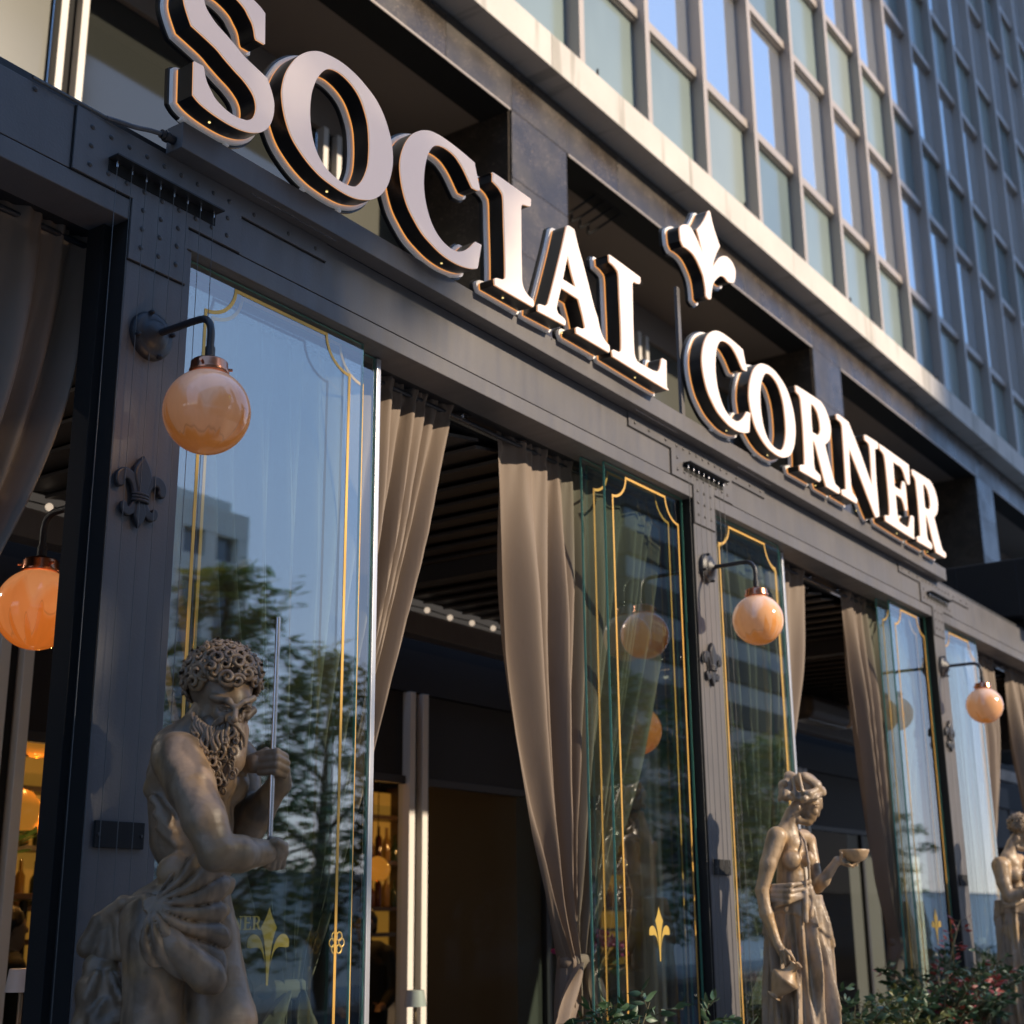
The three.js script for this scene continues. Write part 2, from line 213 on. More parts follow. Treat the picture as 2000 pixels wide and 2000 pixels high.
PC.forEach((pc, k) => {
  if (k === 0) return;
  const s = new THREE.Shape(), L = pc - 0.322, R = pc + 0.322, sl = pc - 0.1075, sr = pc + 0.1075, y0 = 3.4435, y1 = 3.635, y2 = 3.8315, e = 0.72, ys = 3.764;
  const pts = [[sl, y0], [sr, y0], [sr, y1], [R, y1], [R, ys], [R + e - 0.32, ys], [R + e - 0.32, y2], ...(k === 1 ? [[L, y2]] : [[L - e + 0.32, y2], [L - e + 0.32, ys], [L, ys]]), [L, y1], [sl, y1]];
  s.moveTo(...pts[0]); pts.slice(1).forEach((p) => s.lineTo(...p)); s.closePath();
  const g = new THREE.ExtrudeGeometry(s, { depth: 0.0045, bevelEnabled: true, bevelThickness: 0.0012, bevelSize: 0.0012, bevelSegments: 1 });
  g.translate(0, 0, 0.0016);
  const plate = part('gusset_plate', muv(g, k), M.paint, pergola);
  // shadow along the plate edges, painted as thin black strips
  const seg = (x0, x1, y0_, y1_) => part('joint', bx(x0, x1, y0_, y1_, -0.0005, 0.0022), M.black, plate);
  seg(sl - 0.005, sr + 0.003, y0 - 0.0055, y0 - 0.0008); seg(L - 0.005, sl - 0.001, y1 - 0.0055, y1 - 0.0008); seg(sr + 0.001, R + 0.004, y1 - 0.0055, y1 - 0.0008); seg(L - 0.0055, L - 0.0008, y1 - 0.0055, k === 1 ? y2 : ys); seg(sl - 0.0055, sl - 0.0008, y0 - 0.0055, y1 - 0.006);
  seg(R + 0.001, R + e - 0.32, ys - 0.0055, ys - 0.0008); if (k > 1) seg(L - e + 0.32 - 0.005, L - 0.006, ys - 0.0055, ys - 0.0008);
  const rv = [], put = (x, y) => rv.push(rivetGeo.clone().translate(pc + x, y, 0.0070));
  for (let i = -4; i <= 4; i++) put(i * 0.0668, 3.789);
  for (let i = -3; i <= 3; i++) put(i * 0.0668, 3.671);
  for (const y of [3.73, 3.67]) { put(-0.267, y); put(0.264, y); }
  for (const y of [3.611, 3.551, 3.491]) for (const x of [-0.067, 0, 0.067]) put(x, y);
  for (const x of [0.377, 0.536, 0.667]) { put(x, 3.79); if (k > 1) put(-x, 3.79); }
  const r = part('rivets', rv, M.rivet, plate); r.userData.kind = 'stuff';
});
// louvered roof and the beam that carries its inner ends
{
  const lg = new THREE.BoxGeometry(0.222, 0.014, 2.02).rotateZ(0.16);
  for (let x = 2.75, i = 0; x < 17; x += 0.2, i++) {
    const m = part('louver', lg, M.louver, pergola); m.position.set(x, 3.505, -1.27);
  }
  for (const x of PC) part('cross_beam', bx(x - 0.05, x + 0.05, 3.40, 3.56, -2.30, -0.16, 0.003), M.louver, pergola);
  part('added_gap_blocker', bx(-4, XE, 3.545, 3.556, -2.42, -0.262), M.black, pergola);  // added black sheet, stops sky light showing between the louvers
  part('rear_beam', bx(-4, XE, 3.285, 3.425, -2.42, -2.30, 0.004), M.paint, pergola);
  part('front_gutter', bx(-4, XE, 3.575, 3.70, -0.26, -0.165, 0.004), M.paintDark, pergola);
}
// hoods with steel wires strung down over the pillars
PC.forEach((pc, k) => {
  if (k === 0 || k > 4) return;
  const names = ['', 'below the letter S', 'below the second word\'s C', 'past the last letter', 'past the black box'];
  const h = thing('wire_hood', `black steel hood with taut wires on the pillar ${names[k]}`, 'wire hood', 'wire hoods on the pillars');
  const x0 = pc - 0.205, x1 = pc + 0.213, z0 = 0.0075;
  part('hood', bx(x0, x1, 3.717, 3.7225, z0, 0.050, 0.001), M.paintDark, h);
  part('painted_hood_shade', bx(x0 + 0.002, x1 - 0.002, 3.679, 3.7165, z0, z0 + 0.0025), M.black, h);  // shade under the hood, put in as a black strip
  for (let i = 0; i < 8; i++) { const x = x0 + 0.022 + i * 0.0535; part('wire', rod([x, 0.3, 0.026 + (i % 2) * 0.006], [x, 3.717, 0.022], 0.0011, 5), M.wire, h); part('anchor', rod([x, 3.694, 0.022], [x, 3.717, 0.022], 0.004, 6), M.steel, h); }
});
// small plates low on the pillars, cast fleur-de-lis above them
const FLEUR = (() => {
  const sh = (pts) => { const s = new THREE.Shape(); s.moveTo(...pts[0]); for (let i = 1; i < pts.length; i++) { const p = pts[i]; if (p.length === 2) s.lineTo(...p); else s.bezierCurveTo(...p); } s.closePath(); return s; };
  const ex = (s, d, b) => new THREE.ExtrudeGeometry(s, { depth: d, bevelEnabled: true, bevelThickness: b, bevelSize: b * 0.9, bevelSegments: 4, curveSegments: 14 });
  const mid = sh([[0, 0.096], [0.016, 0.078, 0.026, 0.064, 0.024, 0.046], [0.022, 0.030, 0.013, 0.014, 0.011, -0.004], [-0.011, -0.004], [-0.013, 0.014, -0.022, 0.030, -0.024, 0.046], [-0.026, 0.064, -0.016, 0.078, 0, 0.096]]);
  const side = sh([[0.010, -0.004], [0.012, 0.022, 0.026, 0.052, 0.052, 0.054], [0.076, 0.055, 0.090, 0.034, 0.084, 0.012], [0.082, 0.002, 0.068, 0.002, 0.066, 0.012], [0.068, 0.026, 0.062, 0.034, 0.050, 0.032], [0.036, 0.030, 0.028, 0.010, 0.026, -0.004]]);
  const low = sh([[0.008, -0.030], [0.010, -0.050, 0.022, -0.070, 0.040, -0.072], [0.058, -0.073, 0.066, -0.056, 0.060, -0.044], [0.056, -0.038, 0.048, -0.042, 0.048, -0.048], [0.046, -0.056, 0.038, -0.056, 0.034, -0.050], [0.028, -0.042, 0.024, -0.036, 0.022, -0.030]]);
  const tail = sh([[0.010, -0.030], [0.012, -0.044, 0.018, -0.056, 0.014, -0.072], [0.010, -0.084, 0.004, -0.090, 0, -0.096], [-0.004, -0.090, -0.010, -0.084, -0.014, -0.072], [-0.018, -0.056, -0.012, -0.044, -0.010, -0.030]]);
  const flip = (g) => { const q = g.clone().scale(-1, 1, 1), p = q.index ? q.toNonIndexed() : q; for (const n of ['position', 'normal', 'uv']) { const a = p.attributes[n], w = a.itemSize; for (let i = 0; i < a.count; i += 3) for (let c = 0; c < w; c++) { const t = a.array[(i + 1) * w + c]; a.array[(i + 1) * w + c] = a.array[(i + 2) * w + c]; a.array[(i + 2) * w + c] = t; } } return p; };
  const sg = ex(side, 0.006, 0.006), lg = ex(low, 0.005, 0.005);
  return { petal: [ex(mid, 0.008, 0.008), sg, flip(sg)], foot: [ex(tail, 0.006, 0.006), lg, flip(lg)], band: [-0.008, -0.017, -0.026].map((y) => tube([[-0.028, y, 0.004], [-0.018, y, 0.015], [0, y, 0.019], [0.018, y, 0.015], [0.028, y, 0.004]], 0.0052, 14, 8)) };
})();
PC.forEach((pc, k) => {
  if (k === 0 || k > 3) return;
  const lab = ['', 'black cast fleur-de-lis ornament on the pillar behind the bearded statue', 'black cast fleur-de-lis ornament on the pillar beside the woman holding a bowl', 'black cast fleur-de-lis ornament on the pillar beyond the woman statue'][k];
  const f = thing('fleur_de_lis_ornament', lab, 'ornament', 'cast fleur-de-lis on the pillars', [pc - 0.012, 2.757, 0.008]);
  f.scale.setScalar(1.0);
  for (const g of FLEUR.petal) part('petal', g, M.iron, f);
  for (const g of FLEUR.foot) part('foot', g, M.iron, f);
  part('band', FLEUR.band, M.iron, f);
  const p = thing('cover_plate', ['', 'small black cover plate low on the pillar behind the bearded statue', 'small black cover plate in the woman statue\'s shadow on the pillar', 'small black cover plate low on the pillar beyond the woman statue'][k], 'plate', 'cover plates on the pillars');
  const c = part('plate', bx(pc - 0.080, pc + 0.083, 1.788, 1.857, 0.001, 0.010, 0.002), M.black, p);
  part('screw', [-0.07, 0.072].map((x) => new THREE.CylinderGeometry(0.004, 0.004, 0.003, 8).rotateX(Math.PI / 2).translate(pc + x, 1.822, 0.0115)), M.iron, p);
});

// ---------------------------------------------------------------- the sign
{
  const beam = thing('sign_beam', 'long charcoal box beam carrying the illuminated letters along the header', 'beam');
  part('box', bx(2.500, 9.515, 3.834, 3.922, 0.001, 0.073, 0.003, 0.4), M.paint, beam);
  for (const pc of PC.slice(1, 4)) for (const s of [-1, 1]) { if ((pc < 3 && s < 0) || (pc > 9 && s > 0)) continue; const a = pc + s * 0.525; part('slot_trim', bx(a - 0.2, a + 0.2, 3.8315, 3.8338, 0.040, 0.047), M.steel, beam); }
  const c = thing('conduit', 'grey flexible conduit running into the left end of the sign beam', 'conduit');
  part('hose', tube([[2.27, 3.838, 0.012], [2.31, 3.842, 0.020], [2.36, 3.846, 0.030], [2.41, 3.858, 0.036], [2.455, 3.868, 0.036]], 0.0075, 40, 8), std({ color: lin(0.12, 0.12, 0.13), roughness: 0.5, metalness: 0.4, bumpMap: tex(64, (u) => 0.5 + 0.5 * Math.sin(u * 2 * Math.PI * 60)), bumpScale: 0.002 }), c);
  part('gland', [rod([2.45, 3.868, 0.036], [2.499, 3.868, 0.036], 0.014, 12), rod([2.462, 3.868, 0.036], [2.478, 3.868, 0.036], 0.018, 6)], M.iron, c);
  part('rigid_pipe', tube([[2.02, 3.842, 0.004], [2.15, 3.842, 0.006], [2.27, 3.838, 0.012]], 0.005, 16, 6), M.wire, c);
  const screws = []; for (const [x, y] of [[2.035, 3.815], [2.205, 3.820], [2.365, 3.818]]) screws.push(rivetGeo.clone().translate(x, y, 0.0));
  part('clip', screws, M.rivet, c);

  // smooth an outline: corners stay, the rest becomes a curve
  const smooth = (pts, n = 4) => {
    const N = pts.length, out = [];
    const corner = pts.map((p, i) => { const a = pts[(i + N - 1) % N], b = pts[(i + 1) % N]; const d = Math.atan2(p[1] - a[1], p[0] - a[0]), e = Math.atan2(b[1] - p[1], b[0] - p[0]); let t = Math.abs(e - d); if (t > Math.PI) t = 2 * Math.PI - t; return t > 0.62; });
    for (let i = 0; i < N; i++) {
      const p1 = pts[i], p2 = pts[(i + 1) % N], p0 = corner[i] ? p1 : pts[(i + N - 1) % N], p3 = corner[(i + 1) % N] ? p2 : pts[(i + 2) % N];
      for (let k = 0; k < n; k++) { const t = k / n, t2 = t * t, t3 = t2 * t; out.push([0, 1].map((c) => 0.5 * (2 * p1[c] + (p2[c] - p0[c]) * t + (2 * p0[c] - 5 * p1[c] + 4 * p2[c] - p3[c]) * t2 + (3 * p1[c] - p0[c] - 3 * p2[c] + p3[c]) * t3))); }
    }
    return out;
  };
  const area = (p) => p.reduce((a, q, i) => { const r = p[(i + 1) % p.length]; return a + q[0] * r[1] - r[0] * q[1]; }, 0) / 2;
  const offset = (pts, d) => { const N = pts.length, s = Math.sign(area(pts)); return pts.map((p, i) => { const a = pts[(i + N - 2) % N], b = pts[(i + 2) % N]; let tx = b[0] - a[0], ty = b[1] - a[1]; const l = Math.hypot(tx, ty) || 1; return [p[0] + (ty / l) * d * s, p[1] - (tx / l) * d * s]; }); };
  const shape = (outer, holes) => { const s = new THREE.Shape(outer.map((p) => new THREE.Vector2(...p))); for (const h of holes) s.holes.push(new THREE.Path(h.map((p) => new THREE.Vector2(...p)))); return s; };
  const slab = (o, h, z0, z1) => new THREE.ExtrudeGeometry(shape(o, h), { depth: z1 - z0, bevelEnabled: false }).translate(0, 0, z0);
  const bbox = (p) => [Math.min(...p.map((q) => q[0])), Math.max(...p.map((q) => q[0])), Math.min(...p.map((q) => q[1])), Math.max(...p.map((q) => q[1]))];
  const fit = (loops, X0, X1, Y0, Y1) => { const [a, b, c, d] = bbox(loops[0]); return loops.map((l) => l.map(([x, y]) => [X0 + (x - a) / (b - a) * (X1 - X0), Y0 + (y - c) / (d - c) * (Y1 - Y0)])); };
  function letter(loops, name, label, feet = true, group = 'illuminated letters of the sign') {
    const o = smooth(loops[0]), hs = loops.slice(1).map((l) => smooth(l));
    const g = thing(name, label, 'sign letter', group);
    const ins = (d) => [offset(o, d), hs.map((h) => offset(h, -d))];
    const f = slab(o, hs, 0.1525, 0.158), [so, sh] = ins(-0.0012), [go, gh] = ins(-0.0004), [po, ph] = ins(0.012), [bo, bh] = ins(0.019);
    part('face', f, M.face, g);
    part('edge_glow', slab(go, gh, 0.1499, 0.1524), M.glow, g);
    part('side', toCreasedNormals(slab(o, hs, 0.0866, 0.1498), 0.6), M.side, g);
    part('rear_glow', slab(so, sh, 0.0798, 0.0865), M.glow, g);
    part('back_plate', slab(po, ph, 0.064, 0.0797), M.plate, g);
    part('backing_sheet', slab(bo, bh, 0.050, 0.0638), M.side, g);
    const [x0, x1, y0] = bbox(o);
    // light showing at the drain hole, and the feet on the beam
    const low = o.filter((p) => p[1] < y0 + 0.02), lx = low.reduce((a, p) => a + p[0], 0) / low.length;
    if (feet) {
      part('drain_light', new THREE.CylinderGeometry(0.004, 0.004, 0.003, 8).translate(lx - 0.02, y0 - 0.0006, 0.115), M.drain, g);
      const xs = low.map((p) => p[0]), fa = Math.min(...xs), fb = Math.max(...xs);
      for (const x of fb - fa > 0.16 ? [fa + 0.03, fb - 0.03] : [lx]) part('foot', bx(x - 0.009, x + 0.009, 3.9225, y0 - 0.004, 0.054, 0.078, 0.003), M.plate, g);
    }
    return g;
  }
  M.drain = std({ color: lin(0.5, 0.4, 0.2), emissive: lin(1, 0.75, 0.28), emissiveIntensity: 1.1 });
  const on = 'on the sign beam';
  letter(GLYPH.S, 'sign_letter', `cream illuminated letter S, first of the sign`);
  letter(GLYPH.O, 'sign_letter', `cream illuminated letter O right after the S`);
  letter(GLYPH.C, 'sign_letter', `cream illuminated letter C between the first O and the I`);
  letter(GLYPH.I, 'sign_letter', `cream illuminated letter I of the sign`);
  letter(GLYPH.A, 'sign_letter', `cream illuminated letter A of the sign`);
  letter(GLYPH.L, 'sign_letter', `cream illuminated letter L of the sign`);
  letter(fit(GLYPH.C, 5.732, 6.252, 3.940, 4.432), 'sign_letter', `cream illuminated letter C under the fleur-de-lis`);
  letter(fit(GLYPH.O, 6.250, 6.826, 3.940, 4.432), 'sign_letter', `cream illuminated letter O between C and R`);
  letter(GLYPH.R, 'sign_letter', `cream illuminated letter R between O and N`);
  letter(GLYPH.N, 'sign_letter', `cream illuminated letter N of the sign`);
  letter(GLYPH.E, 'sign_letter', `cream illuminated letter E of the sign`);
  letter(fit(GLYPH.R, 8.705, 9.275, 3.934, 4.440), 'sign_letter', `cream illuminated letter R, last of the sign`);
  const fl = letter(GLYPH.F, 'sign_emblem', 'cream illuminated fleur-de-lis emblem on a post between the two words', false, undefined);
  fl.userData.category = 'sign emblem';
  part('post', bx(5.712, 5.742, 3.9225, 4.62, 0.030, 0.048, 0.002), M.paint, fl);
}
// ---------------------------------------------------------------- the office building behind the pergola
const building = thing('office_building', 'tall office building with dark granite frame, pale stone ledge and glass curtain wall', 'building');
{
  const ZG = -2.62, PIER = [-3.85, 2.15, 8.149, 14.15, 20.15, 26.15].map((x) => [x, x + 0.815]);
  const TOP = 8.235, OP = 7.855, BOT = 4.2, J = 0.004;
  part('granite_backing', [bx(-6, 34, OP, 8.5, ZG - 0.30, ZG - 0.022), ...PIER.map(([a, b]) => bx(a + 0.001, b - 0.001, 0, OP - 0.001, ZG - 1.08, ZG - 0.022))], M.joint, building);
  let k = 0;
  const panel = (x0, x1, y0, y1) => part('granite_panel', bx(x0 + J / 2, x1 - J / 2, y0 + J / 2, y1 - J / 2, ZG - 0.02, ZG + (k % 3) * 0.0008, 0.0015, (k++) * 0.613), M.granite, building);
  PIER.forEach(([a, b], i) => {
    for (let y = BOT; y < OP - 0.1; y += 0.609) panel(a, b, y, Math.min(OP, y + 0.609));
    panel(a, b, OP, TOP);
    if (i < PIER.length - 1) { const c = PIER[i + 1][0], n = 6, w = (c - b) / n; for (let q = 0; q < n; q++) panel(b + q * w, b + (q + 1) * w, OP, TOP); }
  });
  PIER.slice(0, -1).forEach(([, b], i) => {
    const c = PIER[i + 1][0];
    // the recess: polished reveals, soffit, spandrel floor and the window wall
    for (const [p, q] of [[b, b + 0.02], [c - 0.02, c]]) part('reveal', bx(p, q, BOT, OP, -3.7, ZG - 0.021), M.granite, building);
    part('lintel_underside', bx(b + 0.021, c - 0.021, OP - 0.02, OP - 0.0005, -2.92, ZG - 0.002), M.black, building);
    part('opening_trim', bx(b + 0.021, c - 0.021, OP - 0.024, OP - 0.004, ZG - 0.001, ZG + 0.008, 0.003), M.bronze, building);
    part('soffit', bx(b + 0.021, c - 0.021, OP - 0.016, OP + 0.1, -3.72, -2.9205), M.soffit, building);
    part('sill', bx(b + 0.021, c - 0.021, BOT - 0.2, BOT + 0.2, -3.78, -2.64), M.soffit, building);
    const zf = -3.66; // window wall
    const wall = part('window_head', bx(b + 0.021, c - 0.021, OP - 0.36, OP - 0.018, zf - 0.06, zf + 0.02, 0.004), M.soffit, building);
    const ms = []; for (let m = -3; m < 12; m++) { const x = 4.71 + 2.42 * m; if (x > b + 0.3 && x < c - 0.3) ms.push(x); }
    const ed = [b - 0.045, ...ms, c + 0.045];
    for (let q = 0; q < ed.length - 1; q++) part('window_pane', bx(ed[q] + 0.105, ed[q + 1] - 0.105, BOT + 0.2, OP - 0.362, zf - 0.03, zf - 0.02), (q + i) % 3 === 2 ? M.paneDark : M.paneFilm, building);
    for (const x of ms) { for (const d of [-0.077, 0.077]) part('window_mullion', bx(x + d - 0.027, x + d + 0.027, BOT + 0.2, OP - 0.361, zf - 0.02, zf + 0.06, 0.004), M.frameWhite, building); part('mullion_infill', bx(x - 0.049, x + 0.049, BOT + 0.2, OP - 0.362, zf - 0.03, zf + 0.0), M.black, building); }
    const cx = (b + c) / 2;
    const dl = part('downlight', lathe([[0.0, 0], [0.062, 0], [0.075, -0.004], [0.085, -0.001], [0.085, 0.006]], 28).translate(b + 2.52, OP - 0.0168, -3.42), M.bronze, building);
    part('lens', lathe([[0, 0.002], [0.06, 0.002], [0.062, -0.001]], 24).translate(b + 2.52, OP - 0.0205, -3.42), M.black, dl);
  });
  // ledge with drip
  for (let x = -6, i = 0; x < 33; x += 2.4, i++) part('ledge_stone', bx(x + 0.002, x + 2.398, 8.288, 8.610, -2.64, -2.385, 0.006, i * 0.77), M.stone, building);
  part('ledge_flashing', bx(-6, 33.6, 8.611, 8.624, -2.66, -2.400, 0.003), M.bronze, building);
  part('shadow_gap', bx(-6, 33.6, 8.236, 8.286, -2.70, -2.66), M.black, building);
  // curtain wall
  const YS = [8.632, 9.92, 11.59, 12.87, 14.54, 15.82, 17.49, 18.77, 20.44, 21.72], X0 = 11.41 - 1.2 * 14, NC = 33;
  part('wall_core', bx(-6, 33.6, 8.5, 23, -4.0, -2.82), M.black, building);
  const fin = new RoundedBoxGeometry(0.085, 13.2, 0.20, 1, 0.006).translate(0.0425, 8.626 + 6.6, -2.585);
  const tr = bx(0.086, 1.199, -0.052, 0.052, -2.70, -2.555, 0.006), trl = bx(0.086, 1.199, -0.068, -0.0525, -2.70, -2.585);
  const gS = {};
  for (let c = 0; c < NC; c++) {
    const x = X0 + c * 1.2;
    const f = part('fin', fin, M.bronze, building); f.position.x = x;
    for (let r = 0; r < YS.length - 1; r++) {
      const y0 = YS[r] + (r ? 0.05 : 0), y1 = YS[r + 1] - 0.05, vision = r % 2 === 1;
      const key = r; gS[key] ??= bx(0.086, 1.199, y0, y1, -2.79, -2.625);
      const hsh = hash(c, r, 3, 9);
      const p = part(vision ? 'window_pane' : 'spandrel_pane', gS[key], vision ? (hsh < 0.2 ? M.visionBlind : M.vision) : [M.spandrel, M.spandrel2, M.spandrel3][Math.floor(hsh * 3)], building); p.position.x = x;
      p.rotation.y = 0;
      const t = part('transom', tr, M.bronze, building); t.position.set(x, YS[r + 1], 0);
      const t2 = part('drip', trl, M.bronze, t);
    }
  }
  // little upstand bolts on the ledge
  for (const x of [9.15, 12.05, 14.9, 18.0]) part('ledge_bolt', rod([x, 8.60, -2.40], [x, 8.68, -2.40], 0.012, 6), M.black, building);
  // ground floor wall behind the terrace
  part('shopfront_header', bx(-6, 34, 3.0, 4.0, -2.75, -2.63), M.black, building);
}
{
  const rb = thing('rod_bracket', 'black bracket of hooked iron rods hung in the recess above the letter A', 'bracket');
  for (let i = 0; i < 4; i++) { const x = 9.50 + i * 0.14; part('hooked_rod', tube([[x + 0.22, 7.86 - i * 0.002, -2.76], [x + 0.01, 7.615, -3.0], [x, 7.61, -3.006], [x - 0.008, 7.64, -3.0], [x - 0.010, 7.68, -2.995]], 0.011, 30, 6), M.black, rb); }
  part('rail', rod([9.62, 7.84, -2.77], [10.22, 7.84, -2.77], 0.012, 8), M.black, rb);
}
{
  const b = thing('black_sign_box', 'large matte black box projecting over the pavement past the letter R', 'box');
  part('cabinet', bx(11.70, 13.4, 3.975, 4.455, -1.05, 0.46, 0.006), M.paintDark, b);
  part('side_panel', [bx(11.692, 11.6995, 3.985, 4.445, -1.03, -0.52), bx(11.692, 11.6995, 3.985, 4.445, -0.512, -0.02), bx(11.692, 11.6995, 3.985, 4.445, -0.012, 0.44)], M.black, b);
  part('bracket', [bx(11.9, 12.0, 3.83, 3.974, -0.45, -0.05), bx(12.9, 13.0, 3.83, 3.974, -0.45, -0.05)], M.black, b);
}
// ---------------------------------------------------------------- glass screens with gold line work
const miter = (pts, d) => { const N = pts.length; const ar = pts.reduce((a, q, i) => { const r = pts[(i + 1) % N]; return a + q[0] * r[1] - r[0] * q[1]; }, 0); const s = Math.sign(ar); return pts.map((p, i) => { const a = pts[(i + N - 1) % N], b = pts[(i + 1) % N]; const n1 = [p[1] - a[1], a[0] - p[0]], n2 = [b[1] - p[1], p[0] - b[0]]; const l1 = Math.hypot(...n1) || 1, l2 = Math.hypot(...n2) || 1; const m = [n1[0] / l1 + n2[0] / l2, n1[1] / l1 + n2[1] / l2], k = (m[0] * n1[0] + m[1] * n1[1]) / l1 || 1; return [p[0] + s * d * m[0] / Math.max(k, 0.5), p[1] + s * d * m[1] / Math.max(k, 0.5)]; }); };
function goldFrame(x0, x1, y0, y1, nx = 0.122, ny = 0.112, w = 0.0115) {
  const out = []; const arc = (cx, cy, a0) => { for (let i = 0; i <= 14; i++) { const a = a0 - i / 14 * Math.PI / 2; out.push([cx + nx * 0.98 * Math.cos(a), cy + ny * 0.98 * Math.sin(a)]); } };
  // concave notches at the four corners, centred on the corners
  out.push([x0 + nx, y1]); // start top left, clockwise
  out.push([x1 - nx, y1]); for (let i = 1; i < 14; i++) { const a = Math.PI + i / 14 * Math.PI / 2; out.push([x1 + nx * Math.cos(a), y1 + ny * Math.sin(a)]); } out.push([x1, y1 - ny]);
  out.push([x1, y0 + ny]); for (let i = 1; i < 14; i++) { const a = Math.PI / 2 + i / 14 * Math.PI / 2; out.push([x1 + nx * Math.cos(a), y0 + ny * Math.sin(a)]); } out.push([x1 - nx, y0]);
  out.push([x0 + nx, y0]); for (let i = 1; i < 14; i++) { const a = 0 + i / 14 * Math.PI / 2; out.push([x0 + nx * Math.cos(a), y0 + ny * Math.sin(a)]); } out.push([x0, y0 + ny]);
  out.push([x0, y1 - ny]); for (let i = 1; i < 14; i++) { const a = -Math.PI / 2 + i / 14 * Math.PI / 2; out.push([x0 + nx * Math.cos(a), y1 + ny * Math.sin(a)]); }
  const inn = miter(out, -w), s = new THREE.Shape(out.map((p) => new THREE.Vector2(...p))); s.holes.push(new THREE.Path(inn.map((p) => new THREE.Vector2(...p))));
  return new THREE.ExtrudeGeometry(s, { depth: 0.0008, bevelEnabled: false });
}
const fleurShapes = (k) => { const q = (pts) => { const s = new THREE.Shape(); s.moveTo(pts[0][0] * k, pts[0][1] * k); for (const p of pts.slice(1)) { const a = p.map((v) => v * k); if (a.length === 2) s.lineTo(...a); else s.bezierCurveTo(...a); } return s; };
  const side = [[0.06, -0.5], [0.08, -0.25, 0.16, 0.02, 0.34, 0.02], [0.44, 0.02, 0.55, 0.0, 0.62, 0.02], [0.66, 0.16, 0.58, 0.30, 0.42, 0.29], [0.22, 0.27, 0.10, 0.0, 0.06, -0.5]];
  return [q([[0, 0.85], [0.06, 0.66, 0.16, 0.54, 0.24, 0.42], [0.12, 0.22, 0.05, -0.1, 0.03, -0.75], [-0.03, -0.75], [-0.05, -0.1, -0.12, 0.22, -0.24, 0.42], [-0.16, 0.54, -0.06, 0.66, 0, 0.85]]), q(side), q(side.map((p) => p.map((v, i) => (i % 2 ? v : -v))))]; };
const fleurGeo = new THREE.ExtrudeGeometry(fleurShapes(0.14), { depth: 0.0008, bevelEnabled: false, curveSegments: 12 });
function screen(x0, x1, z, fr, label, { edge = 0, fleur, y0 = 0.06, y1 = 3.562 } = {}) {
  const g = thing('glass_panel', label, 'glass panel', 'frameless sliding glass panels');
  const p = new THREE.PlaneGeometry(x1 - x0, y1 - y0).translate((x0 + x1) / 2, (y0 + y1) / 2, z);
  part('pane', p, M.glass, g);
  part('edge', [bx(x0 - 0.001, x0 + 0.001, y0, y1, z - 0.010, z), bx(x1 - 0.001, x1 + 0.001, y0, y1, z - 0.010, z), bx(x0 + 0.002, x1 - 0.002, y1 - 0.002, y1, z - 0.010, z - 0.001)], M.glassEdge, g);
  part('bottom_rail', bx(x0, x1, y0 - 0.05, y0 + 0.03, z - 0.02, z + 0.012, 0.003), M.paintDark, g);
  if (fr) part('gold_line', goldFrame(fr[0], fr[1], 0.42, fr[2]).translate(0, 0, z + 0.001), M.gold, g);
  if (edge) part('edge_profile', bx(edge > 0 ? x1 + 0.0015 : x0 - 0.0265, edge > 0 ? x1 + 0.0265 : x0 - 0.0015, y0, y1 + 0.0, z - 0.018, z + 0.008, 0.004), M.alu, g);
  if (fleur) part('fleur_decal', fleurGeo.clone().translate(fleur[0], fleur[1], z + 0.001), M.goldFlat, g);
  return g;
}
M.goldFlat = std({ color: lin(0.50, 0.34, 0.07), roughness: 0.5, metalness: 0.25 });
const B1 = 2.495, STEP = 3.485;
const s1 = screen(2.636, 3.478, -0.045, [2.731, 3.412, 3.537], 'front glass panel behind the bearded statue reflecting trees and sky');
const s1b = screen(2.640, 3.600, -0.095, [2.806, 3.538, 3.552], 'rear glass panel with bright edge profile behind the bearded statue', { edge: 1, fleur: [3.165, 1.525] });
screen(5.116, 5.842, -0.045, [5.172, 5.795, 3.535], 'front glass panel on the near side of the pillar with the woman\'s shadow', { fleur: [5.46, 1.53] });
screen(5.005, 5.838, -0.095, [5.095, 5.790, 3.553], 'rear glass panel on the near side of the pillar with the woman\'s shadow');
screen(6.121, 6.960, -0.045, [6.216, 6.897, 3.537], 'front glass panel behind the woman holding a bowl');
screen(6.125, 7.090, -0.095, [6.291, 7.023, 3.552], 'rear glass panel with edge profile behind the woman holding a bowl', { edge: 1 });
screen(8.650, 9.327, -0.045, [8.720, 9.280, 3.535], 'front blue reflecting glass panel between the brown curtain and the next pillar', { fleur: [9.0, 1.53] });
screen(8.560, 9.322, -0.095, [8.635, 9.270, 3.553], 'rear blue reflecting glass panel between the brown curtain and the next pillar');
screen(9.606, 10.445, -0.045, [9.700, 10.382, 3.537], 'front glass panel behind the statue with folded arms');
screen(9.610, 10.580, -0.095, [9.775, 10.508, 3.552], 'rear glass panel with edge profile behind the statue with folded arms', { edge: 1 });
